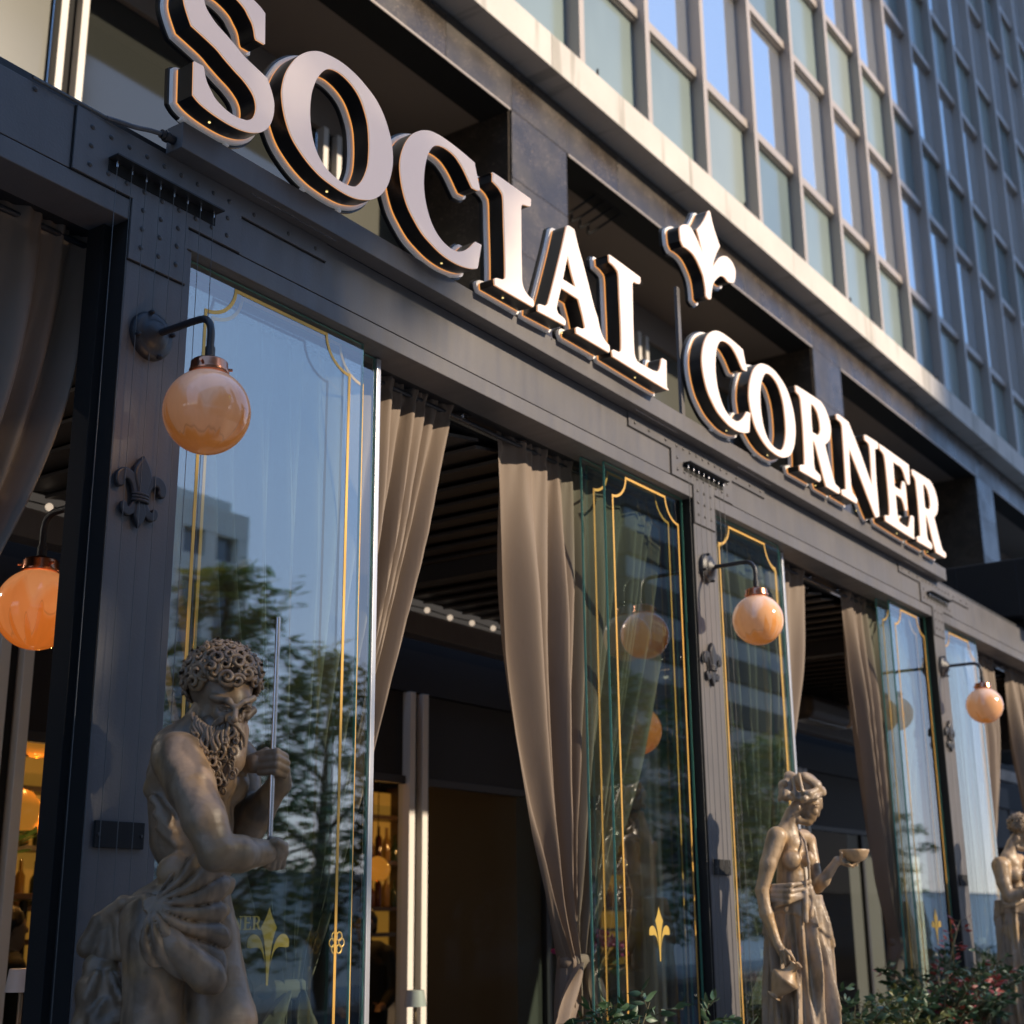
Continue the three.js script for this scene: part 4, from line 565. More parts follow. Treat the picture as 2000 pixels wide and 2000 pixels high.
const WOM = {
 body: [['c',0.02,-0.0301,1.9069,0,0.0647,-0.0309,1.7515,0,0.0595], ['c',0.03,-0.0309,1.7515,0,0.0595,-0.029,1.6864,0,0.0646], ['s',0.02,-0.0391,1.8439,0.075,0.0422,0.0422,0.0281], ['s',0.02,0.0413,1.8476,0.04,0.0296,0.0335,0.0258], ['s',0.008,0.0727,1.8433,0.035,0.009,0.0077,0.0077], ['c',0.03,-0.0647,1.9543,0.02,0.0387,0.0495,1.9486,-0.06,0.034], ['c',0.03,-0.0308,1.9914,0,0.0401,-0.0083,2.052,0,0.0324], ['c',0.015,-0.1005,1.9438,0.085,0.0446,-0.1489,1.8261,0.105,0.0355], ['c',0.012,-0.1489,1.8261,0.105,0.0355,-0.1838,1.7124,0.1,0.0279], ['c',0.012,-0.1838,1.7124,0.1,0.0279,-0.1705,1.6166,0.105,0.0291], ['c',0.012,-0.1705,1.6166,0.105,0.0291,-0.133,1.4904,0.12,0.0184], ['c',0.01,-0.133,1.4904,0.12,0.0177,-0.1161,1.4564,0.13,0.0215], ['c',0.02,0.0754,1.9353,-0.1,0.0343,0.0897,1.7335,-0.04,0.0274], ['c',0.012,0.0893,1.7275,-0.04,0.0281,0.1106,1.7561,0,0.0273], ['c',0.012,0.1106,1.7561,0,0.0273,0.1716,1.8408,0.03,0.0175], ['c',0.01,0.1716,1.8408,0.03,0.0168,0.1998,1.8372,0.04,0.0175]],
 hands: [['c',0.004,-0.1282,1.4625,0.15,0.0082,-0.1226,1.4118,0.15,0.0063], ['c',0.004,-0.1166,1.4598,0.16,0.0082,-0.11,1.4064,0.16,0.0063], ['c',0.004,-0.1034,1.4598,0.165,0.0082,-0.0926,1.4176,0.165,0.0063], ['c',0.004,-0.0907,1.4596,0.16,0.0076,-0.0708,1.42,0.16,0.0057], ['c',0.004,-0.109,1.4657,0.175,0.0075,-0.087,1.4406,0.19,0.0056], ['c',0.004,0.1889,1.8336,0.06,0.0084,0.2241,1.8155,0.06,0.0065], ['c',0.004,0.1947,1.8252,0.045,0.0084,0.2377,1.8131,0.04,0.0065], ['c',0.004,0.2012,1.8257,0.03,0.0084,0.2582,1.8196,0.02,0.0065], ['c',0.004,0.2264,1.8158,0.05,0.0071,0.268,1.8392,0.05,0.0058], ['c',0.004,0.1837,1.8455,0.06,0.0077,0.1823,1.8715,0.075,0.0064]],
 head: [['s',0.015,0.058,2.1586,0,0.0559,0.0546,0.0572], ['s',0.015,0.0765,2.0932,0.01,0.0441,0.0584,0.0389], ['c',0.012,0.0665,2.0384,0.01,0.0311,0.059,2.0191,0.01,0.022], ['c',0.008,0.1163,2.1112,0.01,0.013,0.12,2.0745,0.01,0.0078], ['c',0.006,0.1164,2.0776,0.01,0.0058,0.1038,2.0393,0.01,0.0071], ['s',0.005,0.1005,2.0357,0.01,0.0065,0.0052,0.0065], ['s',0.005,0.0865,2.0225,0.01,0.0078,0.0045,0.0091], ['s',0.005,0.0836,2.0164,0.01,0.0078,0.0045,0.0091], ['s',0.008,0.0645,2.0081,0.01,0.013,0.0104,0.013], ['s',0.008,0.0871,2.0517,0.035,0.0142,0.0129,0.0091], ['c',0.004,0.0837,2.0759,0.06,0.0039,0.1044,2.0776,0.035,0.0039], ['c',0.004,0.077,2.0858,0.066,0.0045,0.1061,2.0894,0.04,0.0045], ['c',0.01,0.0135,2.017,0.02,0.0168,0.0532,2.0088,0.02,0.0168], ['s',0.006,0.0044,2.0699,0.085,0.009,0.0154,0.0064], ['c',0.015,-0.0091,2.0398,0,0.0324,0.0213,2.0762,0,0.0389]],
 hair: [['s',0.012,0.0534,2.1833,0,0.0598,0.0468,0.0598], ['c',0.01,-0.0185,2.1175,0.06,0.0141,0.0284,2.1047,0.1,0.0141], ['c',0.008,0.0294,2.1051,0.095,0.0154,0.0831,2.1123,0.075,0.0141], ['c',0.008,0.0831,2.1123,0.075,0.0154,0.128,2.147,0.02,0.0143], ['c',0.008,-0.0195,2.1318,0.07,0.0103,0.0548,2.1316,0.1,0.0115], ['c',0.008,0.0548,2.1316,0.1,0.0115,0.1286,2.1562,0.02,0.013], ['c',0.008,0.0451,2.2063,0.05,0.0194,0.0986,2.1721,0.05,0.0194], ['c',0.008,0.0922,2.1691,0.05,0.0194,0.1275,2.1409,0.02,0.0169], ['s',0.012,-0.006,2.2116,0,0.0312,0.026,0.0286], ['s',0.012,-0.0274,2.1717,0,0.035,0.0337,0.0337], ['s',0.012,-0.0378,2.135,0.02,0.0297,0.0323,0.0297], ['s',0.008,-0.0425,2.1831,0.045,0.0142,0.0155,0.0142], ['s',0.008,-0.0514,2.1255,0.04,0.0129,0.0167,0.0129], ['s',0.008,-0.06,2.1197,0,0.0117,0.0168,0.013], ['c',0.006,-0.007,2.1997,0.06,0.0058,-0.0053,2.1239,0.09,0.0058], ['c',0.006,0.0171,2.2169,0.07,0.0058,0.0216,2.141,0.1,0.0058]],
 wrap: [['c',0.008,-0.133,1.7298,0.085,0.0115,-0.0617,1.7341,0.125,0.0101], ['c',0.008,-0.0617,1.7341,0.125,0.0101,0.0306,1.7487,0.09,0.0089], ['c',0.008,-0.138,1.7122,0.09,0.0114,-0.0647,1.7078,0.132,0.0108], ['c',0.008,-0.0647,1.7078,0.132,0.0108,0.035,1.7252,0.09,0.0089], ['c',0.008,-0.1393,1.6918,0.09,0.0114,-0.0727,1.6847,0.135,0.0108], ['c',0.008,-0.0727,1.6847,0.135,0.0108,0.0272,1.6991,0.09,0.0096], ['c',0.008,-0.1375,1.6714,0.09,0.0114,-0.0794,1.6646,0.132,0.0114], ['c',0.008,-0.0794,1.6646,0.132,0.0114,-0.0017,1.6874,0.11,0.0095], ['c',0.008,-0.1269,1.6481,0.09,0.0102,-0.0914,1.659,0.13,0.0089], ['c',0.006,0.0294,1.7166,0.085,0.0077,0.0293,1.8305,0.1,0.0064], ['c',0.006,0.0293,1.8305,0.1,0.0064,0.028,1.9215,0.055,0.0058], ['c',0.006,0.028,1.9215,0.055,0.0058,0.0105,1.9717,0.02,0.0058], ['c',0.006,0.0105,1.7193,0.105,0.007,0.0033,1.8064,0.125,0.0051], ['c',0.008,0.0282,1.7136,0.09,0.0153,0.0544,1.5974,0.07,0.0167], ['c',0.008,0.0053,1.7018,0.11,0.0127,-0.0055,1.5864,0.125,0.014], ['c',0.008,0.0415,1.702,0.08,0.0115,0.0246,1.6034,0.1,0.0128], ['s',0.006,0.057,1.5771,0.065,0.0103,0.0192,0.009]],
 jug: [['q',0,-0.1667,1.2746,0.135,-0.1376,1.3124,0.15,-0.0859,1.3839,0.165,-0.0676,1.4091,0.17]],
 handle: [['q',0,-0.0693,1.4122,0.18,-0.0492,1.3911,0.19]],
 bowl: [['q',0,0.2499,1.8861,0.03]],
 skirt: [['q',0,-0.0297,1.6746,0,-0.0461,1.5167,0,-0.0635,1.1557,0,-0.0875,0.7867,0]],
};
// ---------------------------------------------------------------- statues: distance fields turned into one smooth skin each
const SR = V(0.5699, 0, 0.8217), SN = V(-0.8217, 0, 0.5699);
function prim(row) {
  const [kind, k, ...v] = row;
  if (kind === 'c') {
    const [ax, ay, az, r1, bx_, by, bz, r2] = v; const X = bx_ - ax, Y = by - ay, Z = bz - az, l2 = X * X + Y * Y + Z * Z || 1e-9, rd = r1 - r2, a2 = l2 - rd * rd, il2 = 1 / l2;
    const mid = [(ax + bx_) / 2, (ay + by) / 2, (az + bz) / 2], R = Math.sqrt(l2) / 2 + Math.max(r1, r2);
    return { k, mid, R, f(x, y, z) {
      const px = x - ax, py = y - ay, pz = z - az, yy = px * X + py * Y + pz * Z, zz = yy - l2;
      const qx = px * l2 - X * yy, qy = py * l2 - Y * yy, qz = pz * l2 - Z * yy, x2 = qx * qx + qy * qy + qz * qz, y2 = yy * yy * l2, z2 = zz * zz * l2;
      const kk = Math.sign(rd) * rd * rd * x2;
      if (Math.sign(zz) * a2 * z2 > kk) return Math.sqrt(x2 + z2) * il2 - r2;
      if (Math.sign(yy) * a2 * y2 < kk) return Math.sqrt(x2 + y2) * il2 - r1;
      return (Math.sqrt(x2 * a2 * il2) + yy * rd) * il2 - r1;
    } };
  }
  const [cx, cy, cz, ra, rb, rc] = v, R = Math.max(ra, rb, rc);
  return { k, mid: [cx, cy, cz], R, f(x, y, z) { const a = (x - cx) / ra, b = (y - cy) / rb, c = (z - cz) / rc, k0 = Math.sqrt(a * a + b * b + c * c), k1 = Math.sqrt(a * a / ra / ra + b * b / rb / rb + c * c / rc / rc); return k1 > 1e-9 ? k0 * (k0 - 1) / k1 : -R; } };
}
const smin = (a, b, k) => { const h = Math.max(k - Math.abs(a - b), 0) / k; return Math.min(a, b) - h * h * k * 0.25; };
// add: list of prims joined smoothly; sub: list cut away; extra(x,y,z,d) -> d
function fieldMesh(add, sub, cell, extra, box) {
  add = add.map(prim); sub = sub.map(prim);
  const lo = box ? box[0] : [1e9, 1e9, 1e9], hi = box ? box[1] : [-1e9, -1e9, -1e9];
  if (!box) for (const p of add) for (let i = 0; i < 3; i++) { lo[i] = Math.min(lo[i], p.mid[i] - p.R - 0.02); hi[i] = Math.max(hi[i], p.mid[i] + p.R + 0.02); }
  const n = lo.map((l, i) => Math.ceil((hi[i] - l) / cell) + 1), [nx, ny, nz] = n, val = new Float32Array(nx * ny * nz).fill(1), B = 8;
  const full = (x, y, z, L, S) => { let d = 10; for (const p of L) d = d > 9 ? p.f(x, y, z) : smin(d, p.f(x, y, z), p.k); for (const p of S) d = -smin(-d, p.f(x, y, z), p.k); return extra ? extra(x, y, z, d) : d; };
  for (let bz = 0; bz < nz; bz += B) for (let by = 0; by < ny; by += B) for (let bX = 0; bX < nx; bX += B) {
    const h = B * cell / 2, c = [lo[0] + (bX + B / 2) * cell, lo[1] + (by + B / 2) * cell, lo[2] + (bz + B / 2) * cell], rad = h * 1.7321 + 0.05;
    const near = (p) => Math.hypot(c[0] - p.mid[0], c[1] - p.mid[1], c[2] - p.mid[2]) < p.R + rad, L = add.filter(near); if (!L.length && !extra) continue; const S = sub.filter(near);
    for (let k = bz; k < Math.min(bz + B, nz); k++) for (let j = by; j < Math.min(by + B, ny); j++) for (let i = bX; i < Math.min(bX + B, nx); i++) val[(k * ny + j) * nx + i] = full(lo[0] + i * cell, lo[1] + j * cell, lo[2] + k * cell, L, S);
  }
  // surface nets
  const id = new Int32Array(nx * ny * nz).fill(-1), pos = [], idx = [], at = (i, j, k) => (k * ny + j) * nx + i;
  for (let k = 0; k < nz - 1; k++) for (let j = 0; j < ny - 1; j++) for (let i = 0; i < nx - 1; i++) {
    let m = 0; const g = []; for (let q = 0; q < 8; q++) { const v = val[at(i + (q & 1), j + ((q >> 1) & 1), k + (q >> 2))]; g.push(v); if (v < 0) m |= 1 << q; }
    if (m === 0 || m === 255) continue;
    let sx = 0, sy = 0, sz = 0, c = 0;
    for (let a = 0; a < 8; a++) for (const bit of [1, 2, 4]) { if (a & bit) continue; const b = a | bit; if ((g[a] < 0) === (g[b] < 0)) continue; const t = g[a] / (g[a] - g[b]); sx += (a & 1) + (bit === 1 ? t : 0); sy += ((a >> 1) & 1) + (bit === 2 ? t : 0); sz += (a >> 2) + (bit === 4 ? t : 0); c++; }
    id[at(i, j, k)] = pos.length / 3; pos.push(lo[0] + (i + sx / c) * cell, lo[1] + (j + sy / c) * cell, lo[2] + (k + sz / c) * cell);
  }
  for (let k = 1; k < nz - 1; k++) for (let j = 1; j < ny - 1; j++) for (let i = 1; i < nx - 1; i++) {
    const a = val[at(i, j, k)] < 0;
    const quad = (p, q, r, s, flip) => { if (p < 0 || q < 0 || r < 0 || s < 0) return; flip ? idx.push(p, r, q, p, s, r) : idx.push(p, q, r, p, r, s); };
    if (a !== val[at(i + 1, j, k)] < 0) quad(id[at(i, j - 1, k - 1)], id[at(i, j, k - 1)], id[at(i, j, k)], id[at(i, j - 1, k)], !a);
    if (a !== val[at(i, j + 1, k)] < 0) quad(id[at(i - 1, j, k - 1)], id[at(i - 1, j, k)], id[at(i, j, k)], id[at(i, j, k - 1)], !a);
    if (a !== val[at(i, j, k + 1)] < 0) quad(id[at(i - 1, j - 1, k)], id[at(i, j - 1, k)], id[at(i, j, k)], id[at(i - 1, j, k)], !a);
  }
  const g = new THREE.BufferGeometry(); g.setAttribute('position', new THREE.Float32BufferAttribute(pos, 3)); g.setIndex(idx); g.computeVertexNormals();
  return g;
}
// from the statue's own axes (a, y, c) to the world, with a patinated colour at every vertex
M.statue = phy({ color: lin(1, 1, 1), vertexColors: true, roughness: 0.42, bumpMap: tex(256, (u, v) => fbm(u * 24, v * 24, 4, 4, 601, 24), { rep: [3, 3] }), bumpScale: 0.0012 });
function toWorld(geos, C, base = [0.31, 0.212, 0.115], sd = 0) {
  const g = merge(geos.map((q) => q.clone())), p = g.attributes.position, nn = g.attributes.normal, col = new Float32Array(p.count * 3), uv = new Float32Array(p.count * 2), v = V(0, 0, 0);
  for (let i = 0; i < p.count; i++) {
    const a = p.getX(i), y = p.getY(i), c = p.getZ(i);
    const f1 = fbm(a * 9 + 20, y * 5 + 20, c * 9 + 20, 4, 611 + sd), f2 = fbm(a * 34 + 20, y * 9 + 20, c * 34 + 20, 3, 621 + sd), f3 = fbm(a * 70, y * 70, c * 70, 2, 631 + sd);
    let k = 0.82 + 0.55 * (f1 - 0.5) + 0.22 * (f3 - 0.5); const dark = sstep(0.46, 0.70, f2) * 0.46 + sstep(0.54, 0.70, f1) * 0.22; k *= 1 - dark;
    const warm = sstep(0.45, 0.7, fbm(a * 14 + 3, y * 14, c * 14, 3, 641 + sd));
    col[3 * i] = base[0] * k * (1 + 0.10 * warm); col[3 * i + 1] = base[1] * k; col[3 * i + 2] = base[2] * k * (1.14 - 0.24 * warm);
    uv[2 * i] = (a + c) * 1.0; uv[2 * i + 1] = y;
    v.copy(SR).multiplyScalar(a).addScaledVector(SN, c); p.setXYZ(i, C[0] + v.x, y, C[2] + v.z);
    const na = nn.getX(i), ny = nn.getY(i), nc = nn.getZ(i); v.copy(SR).multiplyScalar(na).addScaledVector(SN, nc); nn.setXYZ(i, v.x, ny, v.z);
  }
  g.setAttribute('color', new THREE.BufferAttribute(col, 3)); g.setAttribute('uv', new THREE.BufferAttribute(uv, 2));
  // the axes (a, y, c) are left-handed against the world: turn the faces round
  const I = []; for (let i = 0; i < p.count; i += 3) I.push(i, i + 1, i + 2); g.setIndex(I);
  return g;
}
const strand = (pts, r0, r1, seg = 18, rad = 6) => { // a tapering lock
  const cv = new THREE.CatmullRomCurve3(pts.map((p) => V(...p)), false, 'centripetal'), g = new THREE.TubeGeometry(cv, seg, 1, rad, false), p = g.attributes.position, n = g.attributes.normal;
  for (let i = 0; i <= seg; i++) { const c = cv.getPointAt(i / seg), r = lerp(r0, r1, Math.pow(i / seg, 1.4)) * (i === 0 ? 0.5 : 1); for (let j = 0; j <= rad; j++) { const q = i * (rad + 1) + j; p.setXYZ(q, c.x + n.getX(q) * r, c.y + n.getY(q) * r, c.z + n.getZ(q) * r); } }
  return g;
};
// a snail curl standing on a surface: centre, outward normal, size
function curl(c, n, size, turn, hand) {
  const N = V(...n).normalize(), U = V(0, 1, 0).cross(N).normalize(); if (U.lengthSq() < 0.01) U.set(1, 0, 0); const W = N.clone().cross(U), pts = [];
  for (let i = 0; i <= 16; i++) { const t = i / 16, a = turn + hand * t * Math.PI * 3.1, r = size * (1 - 0.80 * t), h = size * (0.05 + 0.85 * t * t * 0.8); const p = V(...c).addScaledVector(U, Math.cos(a) * r).addScaledVector(W, Math.sin(a) * r).addScaledVector(N, h); pts.push([p.x, p.y, p.z]); }
  return strand(pts, size * 0.40, size * 0.24, 22, 6);
}
function plinth(x, z, y, label) {
  const t = thing('statue_plinth', label, 'plinth', 'plinths under the statues');
  part('shaft', bx(x - 0.24, x + 0.24, 0.12, y - 0.08, z - 0.20, z + 0.20, 0.01), M.stone, t); part('cap', bx(x - 0.28, x + 0.28, y - 0.0795, y, z - 0.23, z + 0.23, 0.012), M.stone, t); part('foot', bx(x - 0.29, x + 0.29, 0.001, 0.1195, z - 0.24, z + 0.24, 0.01), M.stone, t);
}
{
  const C = [2.455, 0, 0.36];
  const st = thing('bearded_statue', 'weathered stone statue of a bearded man gripping a pole beside the first pillar', 'statue');
  const wob = (amp, fr) => (x, y, z, d) => d + (Math.abs(d) < 0.03 ? amp * (fbm(x * fr + 9, y * fr + 9, z * fr + 9, 3, 651) - 0.5) : 0);
  const body = fieldMesh([...POS.body, ...POS.detail], POS.minus, 0.0065, wob(0.006, 26));
  const hands = fieldMesh(POS.hands, [], 0.0032);
  const head = fieldMesh(POS.head, POS.headminus, 0.0023);
  const eyes = fieldMesh(POS.eyes, [], 0.0016);
  part('body', toWorld([body, hands, head, eyes], C), M.statue, st);
  const hub = POS.drape[0].slice(2, 5), fan = (x, y, z, d) => { // a shell of leaf-shaped folds spreading from the hip
    const X = x - hub[0], Y = y - hub[1], rho = Math.hypot(X, Y), th = Math.atan2(Y, X) * 57.3; if (z < -0.03 || rho > 0.28) return Math.max(d, 0.02);
    const tw = th + 5 * Math.sin(rho * 26), ridge = Math.pow(Math.abs(Math.sin((tw + 98) / 19.5 * Math.PI)), 0.42), k = [[-100, 0.10], [-72, 0.165], [-50, 0.238], [-30, 0.19], [-12, 0.158], [8, 0.156], [30, 0.192], [52, 0.15], [64, 0.09]];
    let R = 0.05; for (let i = 0; i < k.length - 1; i++) if (th >= k[i][0] && th < k[i + 1][0]) R = lerp(k[i][1], k[i + 1][1], (th - k[i][0]) / (k[i + 1][0] - k[i][0]));
    R *= 0.86 + 0.16 * ridge; const t = (0.010 + 0.017 * ridge * sstep(0.0, 0.06, rho)) * (1 - 0.35 * sstep(0.75, 1.0, rho / R));
    return Math.max(d - t, (rho - R) * 0.7, (th > 64 || th < -100) && rho > 0.02 ? 0.004 : -1); };
  const dd = POS.drape.map((r) => r), rest = [...dd.slice(12, 15), ...dd.slice(17)];
  part('loin_drape', toWorld([fieldMesh(POS.body.slice(0, 10).concat(POS.body.slice(20, 22)), [], 0.0042, fan, [[hub[0] - 0.14, hub[1] - 0.27, -0.05], [hub[0] + 0.26, hub[1] + 0.2, 0.26]]), fieldMesh(rest, [], 0.0050, wob(0.005, 30))], C, undefined, 3), M.statue, st);
  part('rock_support', toWorld([fieldMesh(POS.support, [], 0.008, (x, y, z, d) => d + 0.018 * (fbm(x * 16 + 5, y * 12 + 5, z * 16 + 5, 3, 661) - 0.5))], C, [0.26, 0.18, 0.10], 5), M.statue, st);
  // curly hair over the skull, away from the face
  const [hx, hy, hz] = POS.curlseed[0].slice(2), hair = []; const sk = 0.094;
  const F = V(0.28, -0.62, 0.74).normalize();
  const G = 170; for (let i = 0; i < G; i++) {
    const y = 1 - 2 * (i + 0.5) / G, a = i * 2.399963, q = Math.sqrt(1 - y * y), n = V(Math.cos(a) * q, y, Math.sin(a) * q);
    const fd = n.dot(F); if (fd > 0.70 || n.y < -0.66 || (n.y < -0.22 && fd > 0.22)) continue;
    const c = [hx - 0.004 + n.x * sk * 0.98, hy + 0.006 + n.y * sk * 0.98, hz + n.z * sk * 1.0], sz = rr(0.0125, 0.0235) * (n.y > 0.55 ? 0.8 : 1);
    hair.push(curl(c, [n.x, n.y, n.z], sz, rr(0, 6.28), rnd() < 0.5 ? 1 : -1));
  }
  // forelocks hanging on the brow
  for (const [x, y, z, s] of [[0.028, 0.004, 0.098, 0.021], [0.052, -0.004, 0.088, 0.018], [-0.004, 0.016, 0.098, 0.018], [0.070, 0.018, 0.066, 0.018], [-0.03, 0.014, 0.088, 0.016]]) hair.push(curl([hx + x, hy - 0.012 + y, hz + z], [0.2 + x * 2, 0.1, 0.9], s, rr(0, 6), rnd() < 0.5 ? 1 : -1));
  part('hair', toWorld(hair, C, [0.29, 0.195, 0.105], 7), M.statue, st);
  // beard: wavy locks ending in curls, over a solid base
  const bb = POS.beardbase, locks = [];
  const jaw = (t) => [lerp(-0.070, 0.060, t) + hx + 0.012, hy - 0.088 - 0.042 * Math.sin(Math.PI * t), hz + 0.050 + 0.048 * Math.sin(Math.PI * (0.12 + 0.76 * t))];
  for (let row = 0; row < 5; row++) for (let i = 0; i < 17; i++) {
    const t = (i + 0.5 + rr(-0.2, 0.2)) / 17, s = jaw(t), len = (0.085 + 0.07 * Math.sin(Math.PI * (0.2 + 0.6 * t)) - row * 0.016) * rr(0.85, 1.14), tip = [hx + 0.002 + (s[0] - hx - 0.002) * 0.70 + rr(-0.006, 0.006), s[1] - len, hz + 0.078 + 0.026 * Math.sin(Math.PI * t) + row * 0.008], ph = rr(0, 6.3), am = rr(0.004, 0.0085), pts = [];
    for (let k = 0; k <= 9; k++) { const q = k / 9; pts.push([lerp(s[0], tip[0], q) + am * Math.sin(ph + q * 9) * (0.3 + q), lerp(s[1], tip[1], q), lerp(s[2] + row * 0.004, tip[2] + 0.004, q) + am * 0.7 * Math.cos(ph + q * 9) * q]); }
    const e = pts[9], h = rnd() < 0.5 ? 1 : -1, R = rr(0.006, 0.010); for (let k = 1; k <= 7; k++) { const a = k * 0.8; pts.push([e[0] + h * R * (1 - Math.cos(a)) * (1 - k * 0.05), e[1] - R * Math.sin(a), e[2] + 0.001 * k]); }
    locks.push(strand(pts, 0.0062, 0.0026, 34, 6));
  }
  // moustache
  for (const sg of [-1, 1]) for (let m = 0; m < 3; m++) { const x0 = hx + 0.034, y0 = hy - 0.108 - m * 0.004; locks.push(strand([[x0 + sg * 0.004, y0, hz + 0.116], [x0 + sg * 0.020, y0 - 0.008, hz + 0.112], [x0 + sg * (0.036 + m * 0.003), y0 - 0.024 - m * 0.006, hz + 0.098], [x0 + sg * (0.040 + m * 0.002), y0 - 0.046 - m * 0.008, hz + 0.092]], 0.0068, 0.0040, 16, 6)); }
  part('beard', toWorld([fieldMesh(bb, [], 0.004), ...locks], C, [0.29, 0.195, 0.105], 9), M.statue, st);
  const [p0, p1, p2] = [0, 1, 2].map((i) => { const q = POS.pole[0].slice(2 + i * 3, 5 + i * 3); return [C[0] + SR.x * q[0] + SN.x * q[2], q[1], C[2] + SR.z * q[0] + SN.z * q[2]]; });
  const pole = thing('metal_pole', 'straight polished metal pole held upright by the bearded statue', 'pole');
  part('rod', rod([p1[0], p1[1] - 0.05, p1[2]], [p1[0], p0[1], p1[2]], 0.0062, 16), M.steel, pole);
  part('end_cap', new THREE.SphereGeometry(0.0062, 14, 8).scale(1, 0.4, 1).translate(p1[0], p0[1], p1[2]), M.steel, pole);
  plinth(2.49, 0.36, 0.835, 'pale stone plinth under the bearded statue');
}
function jugGeo(pts) { // lathe along the axis from foot to mouth
  const a = V(...pts[0]), b = V(...pts[pts.length - 1]), L = a.distanceTo(b), g = lathe([[0, 0], [0.030, 0.001], [0.032, 0.006], [0.018, 0.012], [0.024, 0.022], [0.046, 0.055], [0.060, 0.085], [0.063, 0.095], [0.056, 0.102], [0.034, 0.118], [0.022, 0.135], [0.019, 0.155], [0.026, 0.170], [0.0235, 0.171], [0.016, 0.155], [0, 0.15]], 40);
  g.scale(1, L / 0.171, 1).applyQuaternion(new THREE.Quaternion().setFromUnitVectors(V(0, 1, 0), b.sub(a).normalize())).translate(...pts[0]); return g;
}
const pathPts = (row) => { const v = row.slice(2), o = []; for (let i = 0; i < v.length; i += 3) o.push(v.slice(i, i + 3)); return o; };
function skirtMesh(waist, sd, bottom) { // a folded column of cloth
  const ex = (x, y, z) => {
    const t = clamp((waist[1] - y) / (waist[1] - bottom), -0.1, 1), ra = lerp(0.118, 0.170, Math.pow(Math.max(0, t), 0.8)), rc = lerp(0.098, 0.150, Math.pow(Math.max(0, t), 0.8)), X = x - waist[0] - 0.01 * t, Z = z - waist[2], th = Math.atan2(Z / rc, X / ra), r = Math.hypot(X / ra, Z / rc);
    const w = th + 0.25 * Math.sin(t * 3 + sd) * 0.4, f = (Math.abs(Math.sin(w * 6.5 + sd + 0.8 * Math.sin(t * 4 + w))) - 0.5) * 0.022 * sstep(-0.02, 0.15, t) + 0.010 * Math.sin(w * 17 + t * 6 + sd) * sstep(0, 0.3, t);
    // forward leg pressing through, overfold edge
    const leg = 0.018 * Math.exp(-Math.pow((th - 0.7) / 0.5, 2)) * Math.sin(Math.PI * clamp(t * 1.3, 0, 1)), ov = y > waist[1] - 0.155 + 0.10 * Math.sin(th * 1 - 0.6) ? 0.008 : 0;
    return Math.max((r - 1) * Math.min(ra, rc) * 0.8 + f - leg - ov, y - waist[1] - 0.02, bottom - y);
  };
  return fieldMesh([], [], 0.0062, ex, [[waist[0] - 0.24, bottom - 0.02, waist[2] - 0.22], [waist[0] + 0.24, waist[1] + 0.05, waist[2] + 0.22]]);
}
